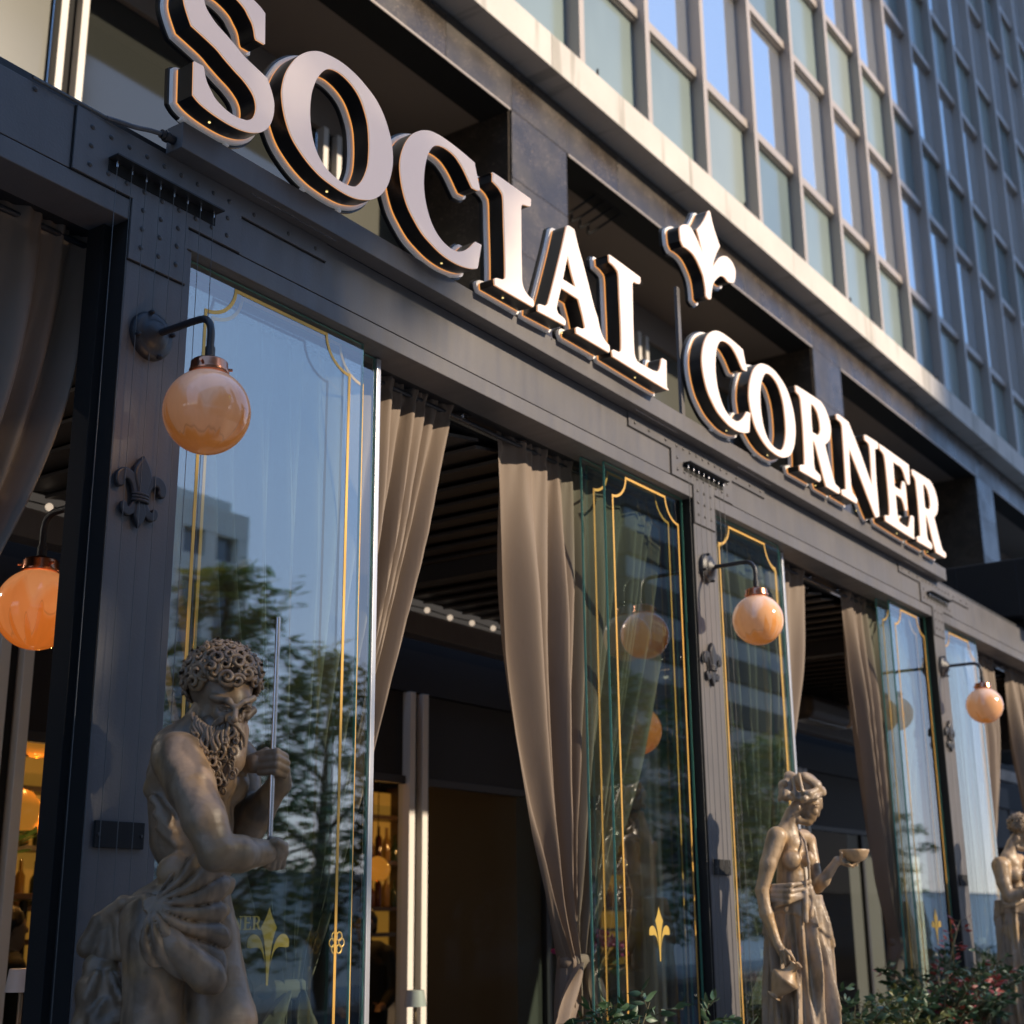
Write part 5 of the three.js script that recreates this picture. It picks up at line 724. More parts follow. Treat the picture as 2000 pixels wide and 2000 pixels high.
{
  const C = [6.02, 0, 0.36], st = thing('cupbearer_statue', 'stone statue of a draped woman raising a shallow bowl and holding a jug', 'statue');
  const base = [0.46, 0.325, 0.175];
  const body = fieldMesh(WOM.body, [], 0.0062), hands = fieldMesh(WOM.hands, [], 0.0034), head = fieldMesh(WOM.head, [], 0.0034);
  part('body', toWorld([body, hands, head], C, base, 11), M.statue, st);
  part('hair', toWorld([fieldMesh(WOM.hair, [], 0.0036, (x, y, z, d) => d + 0.0032 * Math.sin(150 * (z + 0.45 * y) + 60 * x))], C, [0.40, 0.30, 0.18], 13), M.statue, st);
  const wst = WOM.skirt[0].slice(2, 5);
  part('draped_skirt', toWorld([skirtMesh(wst, 1.3, 0.80), fieldMesh(WOM.wrap, [], 0.0042)], C, [0.40, 0.305, 0.19], 15), M.statue, st);
  const jp = pathPts(WOM.jug[0]), hp = pathPts(WOM.handle[0]);
  part('jug', toWorld([jugGeo(jp), strand([hp[0], [(hp[0][0] + hp[1][0]) / 2, (hp[0][1] + hp[1][1]) / 2 + 0.004, hp[0][2]], hp[1]], 0.009, 0.006, 10, 8)], C, base, 17), M.statue, st);
  const b = pathPts(WOM.bowl[0])[0];
  part('bowl', toWorld([lathe([[0, -0.060], [0.020, -0.060], [0.022, -0.053], [0.040, -0.046], [0.056, -0.030], [0.063, -0.012], [0.0655, -0.008], [0.066, 0], [0.062, 0.001], [0.058, -0.006], [0.045, -0.028], [0, -0.040]], 44).translate(b[0], b[1], b[2])], C, base, 19), M.statue, st);
  plinth(6.02, 0.36, 0.80, 'pale stone plinth under the woman with the bowl');

  // the third figure: same drapery, arms folded under the chest, hair piled in curls
  const C3 = [9.51, 0, 0.34], s3_ = thing('folded_arm_statue', 'stone statue of a draped woman with folded arms and piled curly hair', 'statue');
  const torso = WOM.body.slice(0, 7), dy = -0.02;
  const arms = [['c', 0.015, -0.118, 1.905, 0.055, 0.058, -0.120, 1.800, 0.085, 0.044], ['c', 0.012, -0.120, 1.795, 0.085, 0.044, -0.102, 1.715, 0.105, 0.040], ['c', 0.012, -0.102, 1.712, 0.105, 0.040, -0.02, 1.735, 0.150, 0.032], ['c', 0.012, -0.02, 1.735, 0.150, 0.032, 0.055, 1.765, 0.130, 0.024], ['c', 0.015, 0.085, 1.90, -0.02, 0.05, 0.11, 1.76, 0.03, 0.04], ['c', 0.012, 0.11, 1.76, 0.03, 0.038, 0.02, 1.79, 0.135, 0.026]];
  const fing = []; for (let i = 0; i < 4; i++) fing.push(['c', 0.004, 0.055, 1.775 - i * 0.009, 0.138, 0.0078, 0.088, 1.782 - i * 0.010, 0.118, 0.0065]);
  part('body', toWorld([fieldMesh([...torso, ...arms], [], 0.007), fieldMesh(fing, [], 0.004), fieldMesh(WOM.head, [], 0.0042)], C3, base, 21), M.statue, s3_);
  const hc = WOM.head[0].slice(2), hs = []; for (let i = 0; i < 70; i++) { const y = 1 - 2 * (i + 0.5) / 70, a = i * 2.4, q = Math.sqrt(1 - y * y), n = V(Math.cos(a) * q, y, Math.sin(a) * q); if (n.x > 0.45 && n.y < 0.45 || n.y < -0.6) continue; const c = [hc[0] - 0.012 + n.x * 0.058, hc[1] + 0.012 + n.y * 0.058, hc[2] + n.z * 0.06]; hs.push(curl(c, [n.x, n.y, n.z], rr(0.018, 0.024), rr(0, 6), 1)); }
  part('hair', toWorld(hs, C3, [0.40, 0.30, 0.18], 23), M.statue, s3_);
  part('draped_skirt', toWorld([skirtMesh(wst, 2.6, 0.80), fieldMesh(WOM.wrap.slice(0, 9), [], 0.005)], C3, [0.40, 0.305, 0.19], 25), M.statue, s3_);
  plinth(9.51, 0.34, 0.80, 'pale stone plinth under the statue with folded arms');
}
// ---------------------------------------------------------------- shopfront, bar and terrace inside
{
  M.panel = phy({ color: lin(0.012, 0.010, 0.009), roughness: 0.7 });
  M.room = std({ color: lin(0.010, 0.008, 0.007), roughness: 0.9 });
  M.glassPlain = phy({ color: lin(0.86, 0.92, 0.88), transmission: 1, thickness: 0, roughness: 0.0, ior: 1.5, specularIntensity: 0.10 });
  const sf = thing('shopfront', 'dark glazed restaurant shopfront with paired white mullions behind the terrace', 'shopfront');
  const ZS = -2.60, X = [0.98, 3.98, 6.98, 9.98, 12.98, 15.98, 18.98];
  X.forEach((x) => { for (const d of [-0.065, 0.065]) part('mullion', bx(x + d - 0.028, x + d + 0.028, 0.02, 2.995, ZS - 0.06, ZS + 0.03, 0.004), M.frameWhite, sf); part('mullion_infill', bx(x - 0.036, x + 0.036, 0.02, 2.99, ZS - 0.05, ZS - 0.02), M.panel, sf); });
  for (let i = 0; i < X.length - 1; i++) {
    const a = X[i] + 0.095, b = X[i + 1] - 0.095, m = a + (b - a) * 0.5;
    part('transom', bx(a, b, 2.42, 2.47, ZS - 0.05, ZS, 0.003), M.paintDark, sf);
    part('bottom_panel', bx(a, b, 0.02, 0.40, ZS - 0.05, ZS - 0.01), M.panel, sf);
    part('door_stile', bx(m - 0.03, m + 0.03, 0.40, 2.42, ZS - 0.05, ZS - 0.001, 0.003), M.paintDark, sf);
    for (const [p, q] of [[a, m - 0.031], [m + 0.031, b]]) part('window_pane', new THREE.PlaneGeometry(q - p, 2.02).translate((p + q) / 2, 1.41, ZS - 0.025), M.glassPlain, sf);
  }
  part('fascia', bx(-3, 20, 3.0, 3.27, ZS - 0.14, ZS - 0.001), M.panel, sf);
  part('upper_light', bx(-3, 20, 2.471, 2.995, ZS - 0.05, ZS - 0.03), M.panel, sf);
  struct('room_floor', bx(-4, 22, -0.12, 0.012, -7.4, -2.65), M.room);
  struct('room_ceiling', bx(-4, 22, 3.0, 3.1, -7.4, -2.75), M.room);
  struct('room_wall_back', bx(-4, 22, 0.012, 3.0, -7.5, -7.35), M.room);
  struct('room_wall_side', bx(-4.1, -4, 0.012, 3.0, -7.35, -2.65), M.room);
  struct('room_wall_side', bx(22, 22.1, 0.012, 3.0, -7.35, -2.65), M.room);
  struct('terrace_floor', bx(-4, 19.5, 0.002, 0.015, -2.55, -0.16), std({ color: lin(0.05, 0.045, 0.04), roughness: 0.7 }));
}
// back bars with lit shelves and bottles
{
  M.amberPanel = std({ color: lin(0.3, 0.18, 0.06), roughness: 0.6, emissive: lin(1.0, 0.46, 0.07), emissiveIntensity: 0.15 });
  M.shelf = phy({ color: lin(0.05, 0.03, 0.02), roughness: 0.4 });
  const bm = [phy({ color: lin(0.10, 0.035, 0.01), roughness: 0.08, ior: 1.5 }), phy({ color: lin(0.02, 0.03, 0.012), roughness: 0.08 }), phy({ color: lin(0.22, 0.12, 0.03), roughness: 0.1 }), phy({ color: lin(0.05, 0.012, 0.008), roughness: 0.1 })];
  const bot = [lathe([[0, 0], [0.036, 0], [0.038, 0.01], [0.038, 0.16], [0.034, 0.185], [0.016, 0.215], [0.013, 0.28], [0.015, 0.282], [0.015, 0.30], [0, 0.30]], 14), lathe([[0, 0], [0.045, 0], [0.047, 0.01], [0.047, 0.12], [0.036, 0.15], [0.016, 0.17], [0.014, 0.22], [0.017, 0.222], [0.017, 0.24], [0, 0.24]], 14), lathe([[0, 0], [0.032, 0], [0.034, 0.01], [0.034, 0.20], [0.014, 0.235], [0.012, 0.31], [0, 0.312]], 14)];
  const where = ['past the first pillar', 'by the bright glass edge', 'deep in the second bay'];
  [[5.95, 7.05], [9.75, 10.35], [13.6, 14.6]].forEach(([x0, x1], n) => {
    const z = -5.6, t = thing('back_bar', `amber lit back bar with shelves of bottles ${where[n]}`, 'back bar', 'lit back bars inside');
    part('backlit_panel', bx(x0, x1, 1.05, 2.75, z - 0.03, z), M.amberPanel, t);
    part('cabinet', [bx(x0 - 0.05, x1 + 0.05, 0.02, 1.045, z - 0.06, z + 0.42), bx(x0 - 0.05, x0 - 0.001, 1.046, 2.8, z - 0.05, z + 0.3), bx(x1 + 0.001, x1 + 0.05, 1.046, 2.8, z - 0.05, z + 0.3)], M.shelf, t);
    for (const y of [1.50, 1.72, 2.12, 2.52]) part('shelf', bx(x0, x1, y - 0.035, y, z + 0.001, z + 0.26), M.shelf, t);
    const l = new THREE.PointLight(new THREE.Color(1, 0.5, 0.16), 0.55); l.position.set((x0 + x1) / 2, 2.3, z + 0.75); l.castShadow = true; scene.add(l);
    for (const y of [1.72, 2.12]) for (let x = x0 + 0.06, i = 0; x < x1 - 0.04; x += 0.115, i++) { const b = single('bottle', bot[i % 3], bm[(i * 7 + n) % 4], `dark liquor bottle on the amber bar shelf ${where[n]}`, 'bottle', `bottles on the back bar ${where[n]}`); b.position.set(x + rr(-0.01, 0.01), y + 0.001, z + 0.12); }
  });
  // hanging orange glass shades in front of the bar
  const og = phy({ color: lin(0.7, 0.28, 0.05), roughness: 0.2, emissive: lin(1, 0.36, 0.045), emissiveIntensity: 0.28 });
  [[5.25, 2.24, -4.2, 0.135], [5.44, 2.20, -4.15, 0.09], [5.34, 2.62, -4.2, 0.07], [8.52, 1.98, -4.2, 0.10]].forEach(([x, y, z, r], i) => { const p = thing('pendant_lamp', ['round orange glass pendant lamp beside the bar flowers', 'slim orange glass pendant lamp beside the bar flowers', 'small orange glass pendant lamp above the bar flowers', 'orange glass pendant lamp past the glass panel\'s bright edge'][i], 'pendant lamp', 'orange pendant lamps by the bar', [x, y, z]); part('shade', lathe([[0.012, r], [r * 0.5, r * 0.85], [r * 0.93, r * 0.35], [r, 0], [r * 0.9, -r * 0.45], [r * 0.6, -r * 0.78], [0.01, -r * 0.82]], 28).scale(i === 1 ? 0.7 : 1, i === 1 ? 1.9 : 1, 1), og, p); part('cord', rod([0, r, 0], [0, 3.0 - y, 0], 0.004, 6), M.black, p); const l = new THREE.PointLight(new THREE.Color(1, 0.45, 0.12), 0.35); l.castShadow = true; p.add(l); });
}
// rear beam festoon
{
  const f = thing('festoon_lights', 'string of small pale bulbs along the top of the rear beam', 'string lights');
  const bulb = new THREE.SphereGeometry(0.019, 12, 8), bm = std({ color: lin(0.8, 0.7, 0.6), roughness: 0.3, emissive: lin(1, 0.8, 0.6), emissiveIntensity: 0.5 });
  const pts = []; for (let x = 2, i = 0; x < 15; x += 0.235, i++) { const b = part('bulb', bulb, bm, f); b.position.set(x, 3.444 + (i % 3) * 0.004, -2.296); pts.push([x, 3.462 - (i % 2) * 0.006, -2.31]); }
  part('cable', tube(pts, 0.004, 160, 5), M.black, f);
  const d = thing('downlight', 'small bright downlight bulb under the louvers of the first bay', 'lamp', undefined, [2.02, 2.99, -1.55]); part('bulb', new THREE.CapsuleGeometry(0.020, 0.03, 4, 12), std({ color: lin(0.9, 0.9, 0.9), emissive: lin(1, 0.95, 0.85), emissiveIntensity: 2.2 }), d); part('socket', rod([0, 0.03, 0], [0, 0.12, 0], 0.018, 10), M.black, d); part('cord', rod([0, 0.12, 0], [0, 0.5, 0], 0.004, 6), M.black, d); const l = new THREE.PointLight(new THREE.Color(1, 0.9, 0.78), 0.5); l.castShadow = true; d.add(l);
}
// air curtain under the roof
{
  const a = thing('air_conditioner', 'long dark air unit with a pale end cap under the louvers of the second bay', 'air conditioner');
  part('case', new RoundedBoxGeometry(0.86, 0.20, 0.22, 4, 0.07).translate(10.90, 3.22, -1.5), M.louver, a); part('end_cap', new RoundedBoxGeometry(0.03, 0.185, 0.20, 3, 0.014).translate(11.345, 3.22, -1.5), M.frameWhite, a);
  part('grille', [0, 1, 2, 3, 4, 5, 6, 7, 8, 9, 10, 11].map((i) => bx(10.52 + i * 0.065, 10.56 + i * 0.065, 3.112, 3.120, -1.57, -1.43)), M.steel, a);
  part('hanger', [rod([10.6, 3.3, -1.5], [10.6, 3.5, -1.5], 0.008, 6), rod([11.2, 3.3, -1.5], [11.2, 3.5, -1.5], 0.008, 6)], M.black, a);
}
// tables with small battery lamps
function tableLamp(x, z, ty, label) {
  const t = thing('dining_table', `dark round table carrying the lamp ${label.split(' stem ')[1]}`, 'table', 'dark dining tables inside', [x, 0.016, z]);
  part('top', new THREE.CylinderGeometry(0.38, 0.38, 0.028, 40).translate(0, ty - 0.03, 0), M.shelf, t); part('column', rod([0, 0.02, 0], [0, ty - 0.044, 0], 0.035, 14), M.paintDark, t); part('base', lathe([[0, 0], [0.24, 0], [0.23, 0.012], [0.05, 0.03], [0, 0.03]], 28), M.paintDark, t);
  const l = thing('table_lamp', label, 'table lamp', undefined, [x, ty, z]);
  part('base', lathe([[0, 0], [0.052, 0], [0.052, 0.010], [0.012, 0.016], [0, 0.016]], 28), M.lampWhite, l); part('stem', rod([0, 0.014, 0], [0, 0.262, 0], 0.0075, 12), M.lampStem, l); part('shade', lathe([[0.052, 0.250], [0.042, 0.320], [0.040, 0.322], [0.0, 0.322]], 36).scale(1, 1, 1), M.lampWhite, l);
}
M.lampWhite = phy({ color: lin(0.62, 0.60, 0.60), roughness: 0.45, side: THREE.DoubleSide });
M.lampStem = std({ color: lin(0.45, 0.28, 0.16), roughness: 0.4, metalness: 0.5 });
tableLamp(3.02, -1.05, 1.14, 'white shaded table lamp on a thin copper stem past the first pillar');
tableLamp(5.35, -1.28, 0.97, 'white shaded table lamp on a thin stem beside the glass panel\'s bright edge');
// gold flecked column and flowers
{
  M.goldLeaf = phy({ color: lin(1, 1, 1), map: tex(256, (u, v) => { const k = sstep(0.5, 0.62, fbm(u * 28, v * 28, 1, 4, 701, 28)); return s3(lerp(0.03, 0.45, k), lerp(0.02, 0.27, k), lerp(0.012, 0.06, k)); }, { srgb: true, rep: [1.2, 1.2] }), roughness: 0.4, metalness: 0.4 });
  const c = thing('mosaic_column', 'gold flecked mosaic column behind the tied curtain', 'column'); part('shaft', muv(new THREE.CylinderGeometry(0.19, 0.19, 2.9, 32).translate(8.75, 1.48, -3.0)), M.goldLeaf, c); part('cap', new THREE.CylinderGeometry(0.21, 0.21, 0.05, 32).translate(8.75, 2.96, -3.0), M.paintDark, c);
}
const petalGeo = (() => { const g = new THREE.SphereGeometry(1, 7, 5).scale(1, 0.75, 0.3); return g; })();
const leafGeo = (() => { const g = new THREE.PlaneGeometry(1, 1, 2, 4), p = g.attributes.position; for (let i = 0; i < p.count; i++) { const v = p.getY(i) + 0.5, u = p.getX(i); const w = 0.40 * Math.sin(Math.PI * Math.pow(v, 0.8)) + 0.01; p.setXYZ(i, u * w, v, 0.12 * Math.sin(v * 2.6) - 0.35 * Math.abs(u) * w); } g.computeVertexNormals(); return g; })();
const place = (g, pos, dir, roll, s) => { const q = new THREE.Quaternion().setFromUnitVectors(V(0, 1, 0), dir.clone().normalize()), r = new THREE.Quaternion().setFromAxisAngle(V(0, 1, 0), roll); return g.clone().applyMatrix4(new THREE.Matrix4().compose(pos, q.multiply(r), V(s, s, s))); };
M.leafDark = phy({ color: lin(0.035, 0.085, 0.030), roughness: 0.45, transmission: 0.25, side: THREE.DoubleSide });
M.leafMid = phy({ color: lin(0.055, 0.12, 0.055), roughness: 0.45, transmission: 0.3, side: THREE.DoubleSide });
M.leafYellow = phy({ color: lin(0.16, 0.17, 0.035), roughness: 0.5, transmission: 0.3, side: THREE.DoubleSide });
M.leafRed = phy({ color: lin(0.30, 0.045, 0.035), roughness: 0.5, transmission: 0.3, side: THREE.DoubleSide });
M.twig = std({ color: lin(0.10, 0.09, 0.045), roughness: 0.8 });
M.pot = std({ color: lin(0.20, 0.085, 0.055), roughness: 0.7 });
function bouquet(x, y, z, r, mat, label, potLabel) {
  const t = thing('flower_bouquet', label, 'flowers', undefined, [x, y, z]); const fl = [], lv = [], st = [];
  for (let i = 0; i < 34; i++) { const a = i * 2.4, q = Math.sqrt((i + 0.5) / 34), e = V(Math.cos(a) * q * r * 1.35, r * (0.55 + 0.75 * Math.sqrt(1 - q * q)) + rr(-0.03, 0.03), Math.sin(a) * q * r); st.push(rod([0, 0, 0], [e.x, e.y, e.z], 0.003, 4)); for (let k = 0; k < 5; k++) { const b = k * 1.2566 + i; fl.push(petalGeo.clone().scale(0.020, 0.020, 0.020).rotateX(rr(-0.5, 0.5)).rotateY(rr(0, 6)).translate(e.x + 0.022 * Math.cos(b), e.y + rr(-0.01, 0.012), e.z + 0.022 * Math.sin(b))); } }
  for (let i = 0; i < 26; i++) { const a = rr(0, 6.3); lv.push(place(leafGeo, V(Math.cos(a) * r * 0.5, rr(0, r * 0.6), Math.sin(a) * r * 0.5), V(Math.cos(a), rr(-0.2, 0.6), Math.sin(a)), rr(0, 6), rr(0.08, 0.15))); }
  part('blossom', fl, mat, t).userData.kind = 'stuff'; part('leaf', lv, M.leafDark, t).userData.kind = 'stuff'; part('stem', st, M.twig, t);
  part('vase', lathe([[0, -0.24], [0.07, -0.24], [0.09, -0.16], [0.06, -0.04], [0.045, 0], [0.04, 0], [0.05, -0.05], [0, -0.06]], 24), M.shelf, t);
  const tb = thing('console_table', potLabel, 'table', undefined, [x, 0.016, z]); part('top', bx(-0.4, 0.4, y - 0.295, y - 0.2565, -0.25, 0.25, 0.004), M.shelf, tb); for (const [a, b] of [[-0.36, -0.2], [0.36, -0.2], [-0.36, 0.2], [0.36, 0.2]]) part('leg', bx(a - 0.02, a + 0.02, 0, y - 0.2955, b - 0.02, b + 0.02), M.shelf, tb);
}
M.magenta = phy({ color: lin(0.42, 0.045, 0.22), roughness: 0.5, transmission: 0.2, side: THREE.DoubleSide });
M.redPetal = phy({ color: lin(0.55, 0.05, 0.04), roughness: 0.5, transmission: 0.2, side: THREE.DoubleSide });
M.whitePetal = phy({ color: lin(0.55, 0.52, 0.46), roughness: 0.5, transmission: 0.2, side: THREE.DoubleSide });
bouquet(6.70, 1.30, -1.15, 0.17, M.magenta, 'bouquet of magenta blossoms behind the tied curtain', 'dark console table under the magenta blossoms');
bouquet(5.42, 2.02, -4.6, 0.24, M.whitePetal, 'bouquet of small white blossoms before the amber bar', 'tall dark stand under the white blossoms');
// two people inside, in dark clothes
function person(x, z, turn, label, hairCol) {
  const g = thing('person', label, 'person', undefined, [x, 0.013, z]); g.rotation.y = turn;
  const sk = phy({ color: lin(0.32, 0.19, 0.13), roughness: 0.55 }), cl = std({ color: lin(0.012, 0.012, 0.013), roughness: 0.8 }), hr = std({ color: hairCol, roughness: 0.5 });
  const fm = (a, c) => { const q = fieldMesh(a, [], c); return q; };
  const body = fm([['s', 0.02, 0, 1.575, 0.0, 0.074, 0.10, 0.09], ['c', 0.02, 0, 1.51, 0.03, 0.055, 0, 1.48, 0.045, 0.042], ['s', 0.008, 0, 1.555, 0.095, 0.012, 0.022, 0.016], ['c', 0.02, 0, 1.48, -0.01, 0.052, 0, 1.38, -0.01, 0.056], ['s', 0.006, 0.076, 1.56, 0, 0.012, 0.028, 0.018], ['s', 0.006, -0.076, 1.56, 0, 0.012, 0.028, 0.018], ['c', 0.02, 0, 1.36, 0, 0.09, 0, 1.05, 0, 0.10], ['c', 0.02, -0.17, 1.34, 0, 0.045, -0.23, 1.08, -0.01, 0.038], ['c', 0.02, -0.23, 1.08, -0.01, 0.038, -0.16, 0.95, 0.16, 0.028], ['c', 0.02, 0.17, 1.34, 0, 0.045, 0.23, 1.08, -0.01, 0.038], ['c', 0.02, 0.23, 1.08, -0.01, 0.038, 0.15, 0.98, 0.17, 0.028], ['c', 0.01, -0.16, 0.95, 0.17, 0.03, -0.14, 0.93, 0.23, 0.022], ['c', 0.01, 0.15, 0.98, 0.18, 0.03, 0.12, 0.97, 0.24, 0.022], ...[0, 1, 2, 3].flatMap((i) => [['c', 0.004, -0.155 + i * 0.013, 0.935, 0.23, 0.0085, -0.15 + i * 0.012, 0.905, 0.275, 0.0075], ['c', 0.004, 0.105 + i * 0.013, 0.975, 0.24, 0.0085, 0.10 + i * 0.012, 0.945, 0.285, 0.0075]]), ['c', 0.004, -0.12, 0.955, 0.20, 0.010, -0.10, 0.965, 0.24, 0.008], ['c', 0.004, 0.10, 1.0, 0.21, 0.010, 0.085, 1.01, 0.25, 0.008], ['c', 0.03, -0.09, 0.92, 0, 0.08, -0.09, 0.5, 0.01, 0.055], ['c', 0.03, -0.09, 0.5, 0.01, 0.055, -0.09, 0.09, -0.02, 0.038], ['c', 0.03, 0.09, 0.92, 0, 0.08, 0.09, 0.5, 0.01, 0.055], ['c', 0.03, 0.09, 0.5, 0.01, 0.055, 0.09, 0.09, -0.02, 0.038]], 0.011);
  part('body', body, sk, g);
  part('shirt', fm([['c', 0.03, -0.10, 1.37, -0.005, 0.075, 0.10, 1.37, -0.005, 0.075], ['c', 0.04, 0, 1.30, 0, 0.125, 0, 1.02, 0, 0.125], ['c', 0.03, -0.08, 1.25, 0, 0.10, -0.07, 0.98, 0, 0.105], ['c', 0.03, 0.08, 1.25, 0, 0.10, 0.07, 0.98, 0, 0.105], ['c', 0.02, -0.17, 1.35, 0, 0.062, -0.235, 1.08, -0.01, 0.052], ['c', 0.015, -0.235, 1.08, -0.01, 0.052, -0.168, 0.955, 0.145, 0.04], ['c', 0.02, 0.17, 1.35, 0, 0.062, 0.235, 1.08, -0.01, 0.052], ['c', 0.015, 0.235, 1.08, -0.01, 0.052, 0.158, 0.985, 0.155, 0.04]], 0.011), cl, g);
  part('trousers', fm([['c', 0.04, -0.05, 0.96, 0, 0.125, 0.05, 0.96, 0, 0.125], ['c', 0.03, -0.09, 0.92, 0, 0.098, -0.095, 0.5, 0.01, 0.075], ['c', 0.03, -0.095, 0.5, 0.01, 0.075, -0.095, 0.10, -0.02, 0.06], ['c', 0.03, 0.09, 0.92, 0, 0.098, 0.095, 0.5, 0.01, 0.075], ['c', 0.03, 0.095, 0.5, 0.01, 0.075, 0.095, 0.10, -0.02, 0.06]], 0.012), cl, g);
  part('shoe', [fm([['c', 0.02, -0.09, 0.045, -0.04, 0.042, -0.095, 0.035, 0.13, 0.034], ['c', 0.02, 0.09, 0.045, -0.04, 0.042, 0.095, 0.035, 0.13, 0.034]], 0.009)], cl, g);
  part('hair', fm([['s', 0.02, 0, 1.605, -0.018, 0.086, 0.092, 0.098], ['s', 0.02, 0, 1.60, -0.09, 0.05, 0.05, 0.04], ['c', 0.02, -0.07, 1.60, -0.01, 0.028, -0.068, 1.52, -0.04, 0.026], ['c', 0.02, 0.07, 1.60, -0.01, 0.028, 0.068, 1.52, -0.04, 0.026]], 0.009), hr, g);
}
person(5.22, -4.15, 1.2, 'person in black standing at the amber bar past the first pillar', lin(0.012, 0.009, 0.008));
person(8.50, -4.3, -0.9, 'person in black standing inside beside the glass panel\'s bright edge', lin(0.012, 0.009, 0.008));
// ---------------------------------------------------------------- across the street: what the glass mirrors and what shades the front
M.bark = std({ color: lin(0.09, 0.07, 0.05), roughness: 0.9 });
{
  const b = thing('added_skylight_blocker', 'added unseen grey block that cuts skylight on the first bay', 'building'), W = std({ color: lin(0.34, 0.30, 0.26), roughness: 0.85 });  // added block, never in view, cuts skylight on the left of the front
  part('core', bx(-59.7, 7.7, 0, 37.7, 26.3, 40), M.paneDark, b);
  for (let f = 0; f < 11; f++) part('floor_band', bx(-60, 8, 2.2 + f * 3.4, 4.0 + f * 3.4, 26, 40.2), W, b);
}
M.fol = [[0.13, 0.20, 0.030], [0.24, 0.24, 0.030], [0.07, 0.13, 0.025]].map((c) => phy({ color: lin(...c), roughness: 0.8, transmission: 0.5, side: THREE.DoubleSide }));
function streetTree(x, z, h, r, nLeaf, size, label, base = 2.2) {
  const t = thing('street_tree', label, 'tree', 'trees across the street', [x, 0, z]), tr = [strand([[0, 0, 0], [rr(-0.1, 0.1), h * 0.35, rr(-0.1, 0.1)], [rr(-0.2, 0.2), h * 0.7, rr(-0.2, 0.2)], [0, h * 0.95, 0]], 0.19, 0.03, 16, 8)];
  const leaves = [[], [], []], nc = Math.round(nLeaf / 60);
  for (let i = 0; i < nc; i++) {
    const f = (i + 0.5) / nc, y = base + (h - base) * Math.pow(f, 0.9), prof = Math.sin(Math.PI * clamp(0.12 + 0.86 * (y - base) / (h - base), 0, 1)), a = i * 2.4 + rr(-0.4, 0.4), q = r * prof * Math.sqrt(rr(0.12, 1)), c = [Math.cos(a) * q, y, Math.sin(a) * q];
    if (i % 3 === 0) tr.push(strand([[0, y - 0.5 - q * 0.25, 0], [c[0] * 0.5, y - 0.25, c[2] * 0.5], c], 0.05, 0.012, 8, 5));
    const m = Math.floor(rnd() * 2.6), cr = rr(0.35, 0.75) * (r / 2.6);
    for (let k = 0; k < 60; k++) { const d = V(rr(-1, 1), rr(-0.38, 0.38), rr(-1, 1)); if (d.lengthSq() > 1) d.multiplyScalar(0.6); const p = V(c[0] + d.x * cr, c[1] + d.y * cr, c[2] + d.z * cr); leaves[m].push(p.x, p.y, p.z, rr(0, 6.28), rr(-0.7, 0.7), size * rr(0.6, 1.25)); }
  }
  part('trunk', tr, M.bark, t);
  leaves.forEach((L, m) => {
    if (!L.length) return; const n = L.length / 6, pos = new Float32Array(n * 18), nor = new Float32Array(n * 18), U = V(0, 0, 0), W = V(0, 0, 0), N = V(0, 0, 0);
    for (let i = 0; i < n; i++) { const [px, py, pz, a, b, s] = L.slice(i * 6, i * 6 + 6); U.set(Math.cos(a), Math.sin(b) * 0.6, Math.sin(a)).normalize(); W.set(-Math.sin(a), Math.sin(b), Math.cos(a)).normalize(); N.crossVectors(W, U).normalize(); const A = [px - U.x * s, py - U.y * s, pz - U.z * s], B = [px + W.x * s * 0.4, py + W.y * s * 0.4, pz + W.z * s * 0.4], C = [px + U.x * s, py + U.y * s, pz + U.z * s], D = [px - W.x * s * 0.4, py - W.y * s * 0.4, pz - W.z * s * 0.4]; [A, B, C, A, C, D].forEach((q, k) => { pos.set(q, i * 18 + k * 3); nor.set([N.x, N.y, N.z], i * 18 + k * 3); }); }
    const g = new THREE.BufferGeometry(); g.setAttribute('position', new THREE.BufferAttribute(pos, 3)); g.setAttribute('normal', new THREE.BufferAttribute(nor, 3)); g.setAttribute('uv', new THREE.BufferAttribute(new Float32Array(n * 12), 2)); part('crown', g, M.fol[m], t);
  });
  return t;
}
// the big trees that keep the left part of the front in shade
streetTree(4.7, 14.6, 13.6, 3.5, 17000, 0.20, 'tall dense plane tree across the street from the bearded statue', 4.0);
streetTree(-1.6, 14.9, 12.4, 4.0, 13000, 0.20, 'tall dense plane tree up the street from the bearded statue', 2.6);
streetTree(11.2, 14.4, 8.3, 1.6, 1700, 0.15, 'slender young tree across the street from the woman with the bowl', 5.5);
streetTree(13.2, 14.4, 9.6, 1.4, 1300, 0.15, 'rounded street tree across from the third pillar', 4.5);
streetTree(8.3, 17.2, 14.9, 1.7, 3400, 0.18, 'tall high-crowned tree behind the plane trees across the street', 12.2);
// the row that the glass mirrors
for (let i = 0; i < 9; i++) streetTree(17.2 + i * 3.6 + rr(-0.5, 0.5), 15.2 + rr(-0.6, 0.8), rr(6.6, 8.2), rr(2.3, 2.9), 4200, 0.15, 'layered green street tree in the row mirrored by the glass panels', 0.9);
